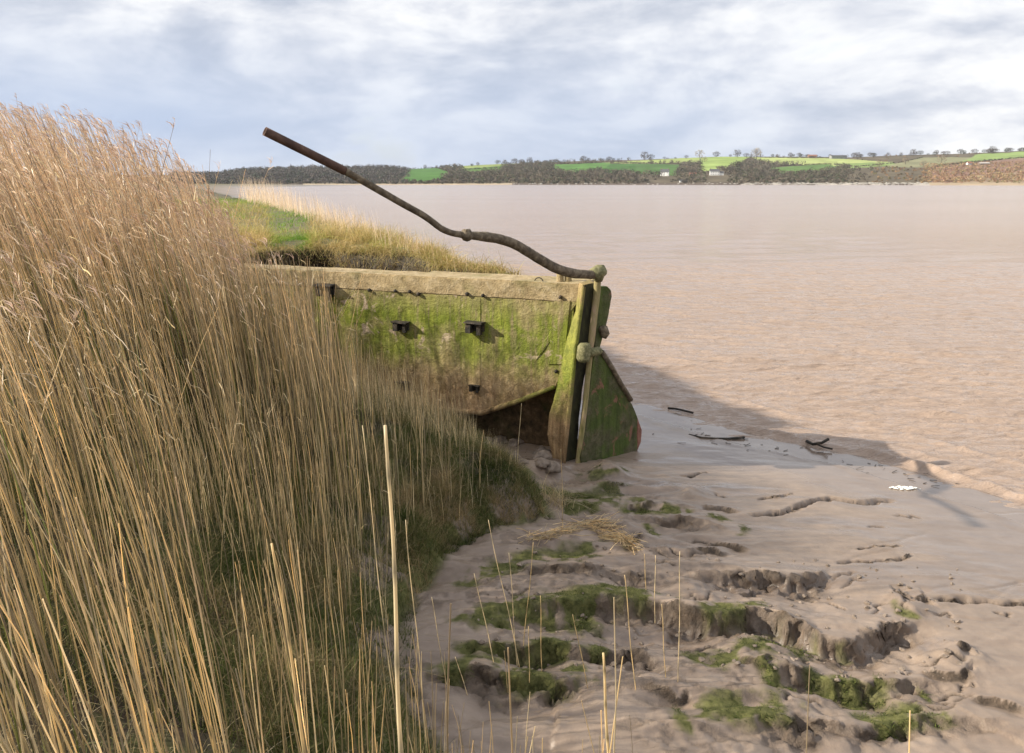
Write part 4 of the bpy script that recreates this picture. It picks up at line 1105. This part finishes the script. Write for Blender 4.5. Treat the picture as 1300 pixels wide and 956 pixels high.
# light scrub only on the pale part at right, woods elsewhere
densw = np.where(ppx > 1060, .25, .9)*np.where((pyy < 206) & (ppx > 560), .22, 1)
densw = densw*np.where((np.abs(ppx-836) < 13) & (pyy > 217), 0, 1)*np.where((np.abs(ppx-900) < 15) & (pyy > 216), 0, 1)*np.where((ppx > 800) & (ppx < 930) & (pyy > 223) & (pyy < 229), .35, 1)
ok &= rng.random(N) < densw
jj, i2, ppx, pyy = jj[ok], i2[ok], ppx[ok], pyy[ok]; K = len(jj); print('wood', K)
hh = rng.uniform(6, 12, K); hh = np.where(ppx > 1060, hh*.5, hh)*np.where(pyy > 228, .6, 1)
q, f = crown_geo(HX[i2, jj]+rng.normal(size=K)*3, HY[i2, jj]+rng.normal(size=K)*4, HZ[i2, jj]-1.0, hh, hh*rng.uniform(.8, 1.3, K), 26, 1.05)
PAL_W = np.array([(.115, .10, .08), (.09, .083, .065), (.14, .115, .088), (.09, .10, .06), (.16, .135, .10)])
cw = pick(PAL_W, K, .10)
cw = np.where(((ppx > 1090))[:, None], cw*np.array([1.9, 1.5, 1.15]), cw)
cw = np.where((ppx < 520)[:, None], cw*np.array([.95, .98, 1.15]), cw)
wood = npmesh('woodland', q, f, M_far, None, False, {'tint': np.repeat(cw, 104, axis=0)})
tag(wood, 'leafless brown woodland massed along the far shore and slopes', 'woodland', kind='stuff')
# scrub on the russet slope
N = 2600
ppx = rng.uniform(1150, 1400, N); pt_ = rng.uniform(.03, .62, N); jj = np.searchsorted(paz, ppx).clip(0, hnx-1); i2 = (pt_*89).astype(int)+3
q, f = crown_geo(HX[i2, jj], HY[i2, jj]+rng.normal(size=N)*4, HZ[i2, jj]-.5, rng.uniform(2, 5, N), rng.uniform(3, 7, N), 10, 1.0)
cw = pick(np.array([(.34, .22, .13), (.28, .18, .11), (.24, .14, .10), (.22, .19, .10), (.38, .27, .15)]), N, .15)
o = npmesh('hillside_scrub', q, f, M_far, None, False, {'tint': np.repeat(cw, 40, axis=0)})
tag(o, 'low russet scrub on the sunlit slope at the right of the far shore', 'scrub', kind='stuff')
# hedges between the fields
HED = [[(521, 212), (556, 212), (577, 220)], [(577, 220), (600, 221), (640, 217), (660, 212)], [(588, 216), (636, 213), (660, 209)], [(700, 209), (773, 206), (812, 208)], [(758, 216), (806, 219)], [(800, 207.5), (857, 208), (877, 207), (880, 200)], [(857, 208), (850, 222)], [(925, 210), (940, 200)], [(963, 212), (1031, 208.5), (1069, 212)], [(1069, 212), (1120, 207), (1150, 200)], [(1188, 208), (1278, 200), (1300, 197)], [(940, 200), (1040, 201)], [(1162, 216), (1169, 211), (1246, 203)]]
first = None
for hi, hl_ in enumerate(HED):
    cxs = []
    for (a, c), (e, g) in zip(hl_[:-1], hl_[1:]):
        m = max(3, int(abs(e-a)/1.6+abs(g-c)/.6))
        for k_ in range(m):
            if random.random() < .85:
                cxs.append(hill_py(a+(e-a)*k_/m, c+(g-c)*k_/m))
    A_ = np.array([tuple(q_) for q_ in cxs]); K = len(A_)
    hh = rng.uniform(2, 4.2, K)
    q, f = crown_geo(A_[:, 0], A_[:, 1], A_[:, 2]-.3, hh, hh*1.5, 16, .9)
    o = npmesh('hedge', q, f, M_far, None, False, {'tint': np.repeat(pick(PAL_W*.9, K, .15), 64, axis=0)})
    tag(o, 'dark hedgerow dividing green fields on the far hillside', 'hedge', 'hedgerows on the far hillside')
# single trees
def tree_proto(h, wd, colr, m=130):
    root = empty('bare_tree')
    q, f = crown_geo(np.zeros(1), np.zeros(1), np.array([-h*.05]), np.array([h*1.02]), np.array([wd*1.35]), int(m*1.7), h*.055)
    c_ = npmesh('crown', q, f, M_far, root, False, {'tint': np.repeat(pick(np.array([colr]), int(m*1.7), .2), 4, axis=0)})
    bm = tube_bm([Vector((0, 0, -1)), Vector((.1, 0, h*.25)), Vector((0, .1, h*.5)), Vector((.2, 0, h*.85))], [h*.035, h*.028, h*.018, h*.004], 6)
    for a in range(6):
        an = a*1.1; z0 = h*(.25+.07*a)
        tube_bm([Vector((0, 0, z0)), Vector((math.cos(an)*wd*.2, math.sin(an)*wd*.2, z0+h*.15)), Vector((math.cos(an)*wd*.4, math.sin(an)*wd*.4, z0+h*.28))], [h*.013, h*.009, h*.003], 4, bm=bm)
    tr = bmobj('trunk', bm, M_bark, root)
    return root
M_bark = rusty('bark', (.04, .032, .025), (.07, .055, .04), (.1, .08, .06), .5)
protos = [tree_proto(10, 8, (.10, .08, .065)), tree_proto(8, 9, (.075, .062, .05), 170), tree_proto(9, 8, (.28, .22, .15), 90), tree_proto(7, 8, (.06, .065, .04), 200)]
used = [False]*4
KIND = ['slender bare grey tree standing on the far skyline', 'broad dark bare tree standing on the far skyline', 'pale sunlit bare tree among the far hilltop fields', 'low dense dark green bush tree on the far skyline']
def place_tree(px, py, kd, sc, label=None):
    if not label: sc *= random.uniform(.6, 1.45); px += random.uniform(-4, 4)
    p = hill_py(px, py)
    if not used[kd]: r = protos[kd]; used[kd] = True
    else:
        r = protos[kd].copy(); COL.objects.link(r)
        for ch in protos[kd].children:
            c_ = ch.copy(); COL.objects.link(c_); c_.parent = r
    r.location = p; r.rotation_euler = (0, 0, random.uniform(0, 6)); r.scale = (sc*1.35,)*3
    tag(r, label or KIND[kd], 'tree')
    if not label: r['group'] = ['slender skyline trees', 'broad skyline trees', 'pale hilltop trees', 'dark skyline bushes'][kd]
TR = [(543, 212, 0, .6), (567, 213, 1, .6), (604, 209, 3, .7), (612, 209, 0, .8), (640, 208, 0, .9), (660, 208, 1, .9), (672, 207, 0, 1), (690, 206, 1, .9), (706, 206, 3, .9), (738, 204, 3, .8), (745, 204, 1, .8), (757, 204, 3, .8), (770, 204, 1, .9), (783, 203, 3, .7), (812, 202, 0, 1.3), (816, 202, 1, 1.1), (838, 201, 3, .8), (846, 201, 3, .9), (858, 201, 1, 1.), (878, 214, 2, 1.1), (876, 200, 2, 1.6), (880, 206, 2, 1.2), (897, 199, 1, 1.2), (912, 199, 3, .9), (926, 199, 0, 1.2), (934, 199, 1, .9), (942, 203, 2, 1.7), (947, 201, 2, 1.5), (962, 199, 3, .8), (972, 199, 1, .9), (985, 199, 0, 1.3), (996, 199, 1, .9), (1008, 199, 3, .8), (1020, 199, 1, .8), (1062, 200, 1, 1), (1072, 199, 0, 1), (1083, 199, 1, 1), (1093, 199, 3, .9), (1104, 198, 1, .9), (1118, 198, 3, .9), (1130, 197, 1, .9), (1142, 197, 1, 1), (1155, 197, 3, 1), (1166, 197, 0, 1), (1178, 196, 1, .9), (1190, 197, 1, 1), (1200, 196, 3, 1), (1212, 196, 1, 1.), (1224, 195, 3, .9), (1236, 194, 1, .9), (1248, 194, 3, .8), (1262, 193, 1, 1), (1295, 190, 1, 1.4), (1288, 190, 0, 1.4), (1150, 212, 2, 1), (1132, 209, 2, 1.2), (1100, 212, 2, .9), (1170, 208, 2, 1.1), (1055, 214, 1, .9), (830, 226, 1, 1), (870, 222, 1, 1), (915, 222, 1, 1), (926, 215, 1, 1.2), (860, 216, 2, .7)]
TR += [(random.choice([random.uniform(560, 800), random.uniform(930, 1290), random.uniform(1000, 1290)]), 199, random.choice([1, 3, 3, 1, 0]), random.uniform(.6, 1.2)) for _ in range(36)]
TR = [(a, float(np.interp(a, SKY[:, 0], SKY[:, 1]))+random.uniform(0, 1.5), c, d_) if c_y < 204 or a < 760 and c_y < 214 else (a, c_y, c, d_) for a, c_y, c, d_ in TR]
for q in TR: place_tree(*q)
place_tree(653, 208, 1, 1.35, 'round-headed lone tree on the skyline behind the left green fields')
place_tree(1283, 200, 2, 1.8, 'large pale tree at the right end of the far hill, above the russet slope')
# houses
M_white = rusty('white_render', (.74, .73, .70), (.80, .79, .76), (.84, .83, .80), .3)
M_slate = rusty('slate', (.06, .06, .065), (.09, .09, .095), (.12, .12, .12), .5)
M_tile = rusty('red_tile', (.20, .09, .06), (.27, .12, .08), (.33, .16, .1), .5)
m_, nt_, bs_ = newmat('window_glass'); bs_.inputs['Base Color'].default_value = (.03, .035, .04, 1); bs_.inputs['Roughness'].default_value = .1; M_gl = m_
def boxbm(x0, y0, z0, x1, y1, z1, bm=None):
    bm = bm or bmesh.new()
    bmesh.ops.create_cube(bm, size=1, matrix=Matrix.Translation(((x0+x1)/2, (y0+y1)/2, (z0+z1)/2)) @ Matrix.Diagonal((x1-x0, y1-y0, z1-z0, 1)))
    return bm
def house(name, px, py, W, D_, Hh, Rh, rot, label, cat='house', wall=None, roofm=None, nw=3, storeys=2, chim=True, wing=False):
    p = hill_py(px, py); root = empty(name, p); root.rotation_euler = (0, 0, rot); tag(root, label, cat)
    bm = boxbm(-W/2, -D_/2, -2, W/2, D_/2, Hh)
    if wing: boxbm(W/2+.0, -D_/2+1.2, -2, W/2+W*.45, D_/2-.5, Hh*.62, bm)
    vs = [bm.verts.new(q) for q in [(-W/2, -D_/2, Hh), (-W/2, D_/2, Hh), (-W/2, 0, Hh+Rh), (W/2, -D_/2, Hh), (W/2, D_/2, Hh), (W/2, 0, Hh+Rh)]]
    bm.faces.new((vs[0], vs[1], vs[2])); bm.faces.new((vs[3], vs[5], vs[4]))
    bmobj('wall', bm, wall or M_white, root)
    bm = bmesh.new(); e = .5
    def slab(xa, xb, dd, h0, rh):
        for sg in (-1, 1):
            a = [(xa-e, sg*(dd/2+e), h0-e*rh/(dd/2)+.05), (xb+e, sg*(dd/2+e), h0-e*rh/(dd/2)+.05), (xb+e, 0, h0+rh+.05), (xa-e, 0, h0+rh+.05)]
            lo = [bm.verts.new(q) for q in a]; up = [bm.verts.new((q[0], q[1], q[2]+.25)) for q in a]
            bm.faces.new(lo); bm.faces.new(up[::-1])
            for k_ in range(4): bm.faces.new((lo[k_], up[k_], up[(k_+1) % 4], lo[(k_+1) % 4]))
    slab(-W/2, W/2, D_, Hh, Rh)
    if wing: slab(W/2+.6, W/2+W*.45, D_-1.7, Hh*.62, Rh*.6)
    rf = bmobj('roof', bm, roofm or M_slate, root)
    if chim:
        for sx in (-W/2+.9, W/2-.9):
            bmobj('chimney', boxbm(sx-.5, -.5, Hh+Rh*.4, sx+.5, .5, Hh+Rh+1.5), M_tile, rf)
    for st in range(storeys):
        for k_ in range(nw):
            cx_ = -W/2+W*(k_+.5)/nw; z0 = 1.0+st*Hh/storeys
            bmobj('window', boxbm(cx_-.6, -D_/2-.05, z0, cx_+.6, -D_/2+.1, z0+1.3), M_gl, root)
house('white_house', 836, 223.5, 15, 8, 7.5, 4.6, -.35, 'gabled white house with slate roof, the left one of two on the far shore')
house('white_house', 897, 222.5, 17, 8, 7.5, 3.6, -.15, 'longer white house with low side wing, the right one of two on the far shore', wing=True, nw=4)
house('boathouse', 857, 231.5, 6, 4, 2.6, 1.2, 0, 'tiny white shed at the water line below the white houses', 'shed', chim=False, nw=1, storeys=1)
house('cottage', 870, 223, 12, 6, 3, 2.2, .1, 'low red roofed cottage between the two white houses', 'cottage', rusty('brick', (.2, .12, .08), (.25, .15, .1), (.3, .2, .14), .4), M_tile, 3, 1)
house('barn', 1046, 201.5, 42, 16, 6, 3, .05, 'long low dark barn on the far hilltop', 'barn', rusty('barn_wall', (.2, .2, .2), (.26, .26, .26), (.3, .3, .3), .3), M_slate, 4, 1, False)
house('barn', 1014, 200.5, 22, 12, 5, 3, -.1, 'smaller red roofed barn on the far hilltop left of the long barn', 'barn', rusty('barn_brick', (.25, .16, .12), (.3, .2, .15), (.35, .25, .18), .3), M_tile, 3, 1, False)
house('farmhouse', 1206, 210, 9, 7, 4, 2.4, .1, 'pale farmhouse above the russet slope at far right', 'farmhouse', M_white, M_tile, 3, 2)
house('barn', 1224, 209.5, 20, 8, 3, 2, .05, 'pale roofed barn beside the farmhouse at far right', 'barn', M_clod, rusty('pale_roof', (.4, .36, .33), (.5, .46, .42), (.56, .5, .46), .3), 3, 1, False)
# pale boulders and sea wall along the far waterline
bm = bmesh.new()
for i in range(420):
    px = random.choice([random.uniform(935, 1035), random.uniform(1060, 1158), random.uniform(880, 1160), random.uniform(640, 1160)])
    p = hill_at(px, random.uniform(.0, .03)); r = random.uniform(.5, 1.5)
    bmesh.ops.create_icosphere(bm, subdivisions=1, radius=r, matrix=Matrix.Translation(p+Vector((random.uniform(-2, 2), random.uniform(-4, 4), .3))) @ Matrix.Diagonal((1.6, 1, .7, 1)))
o = bmobj('shore_rocks', bm, rusty('pale_rock', (.25, .22, .18), (.42, .39, .34), (.6, .57, .5), .3)); tag(o, 'line of pale rocks along the far waterline', 'rocks', kind='stuff')

bm = bmesh.new()
for i in range(45):
    k_ = random.random(); ax = np.interp(k_, [0, .3, .6, 1], [830, 900, 1010, 1190]); ay = np.interp(k_, [0, .3, .6, 1], [545, 560, 573, 612])
    c = PG(ax+random.gauss(0, 14), ay+random.gauss(0, 5), .03); c.z = max(.005, float(G(np.array([c.x]), np.array([c.y]))[0]))+.006
    an = random.gauss(0, .7); L_ = random.uniform(.03, .16)
    tube_bm([c, c+Vector((math.cos(an)*L_, math.sin(an)*L_, random.uniform(0, .012)))], random.uniform(.002, .006), 4, bm=bm)
o = bmobj('tideline_debris', bm, M_black, None, False); tag(o, 'scatter of dark twigs and wrack bits along the tide line', 'tide wrack', kind='stuff')

bm = bmesh.new(); from mathutils import noise as mno
for i in range(26):
    px = random.uniform(612, 700); py = 548+(px-612)*.45+random.uniform(-8, 26); c = PG(px, py, .5)
    for _ in range(3):
        zz_ = float(G(np.array([c.x]), np.array([c.y]))[0]); c = PG(px, py, zz_)
    r = random.uniform(.04, .13)
    vs = bmesh.ops.create_icosphere(bm, subdivisions=3, radius=r, matrix=Matrix.Translation(c) @ Matrix.Rotation(random.random()*6, 4, 'Z') @ Matrix.Diagonal((1.5, 1, .7, 1)))['verts']
    for v_ in vs: v_.co += (v_.co-c)*mno.fractal(v_.co*9, .8, 2, 4)*.45
o = bmobj('mud_clods', bm, M_clod, None, True); tag(o, 'lumpy clods of drying mud heaped under the stern overhang', 'mud clods', kind='stuff')
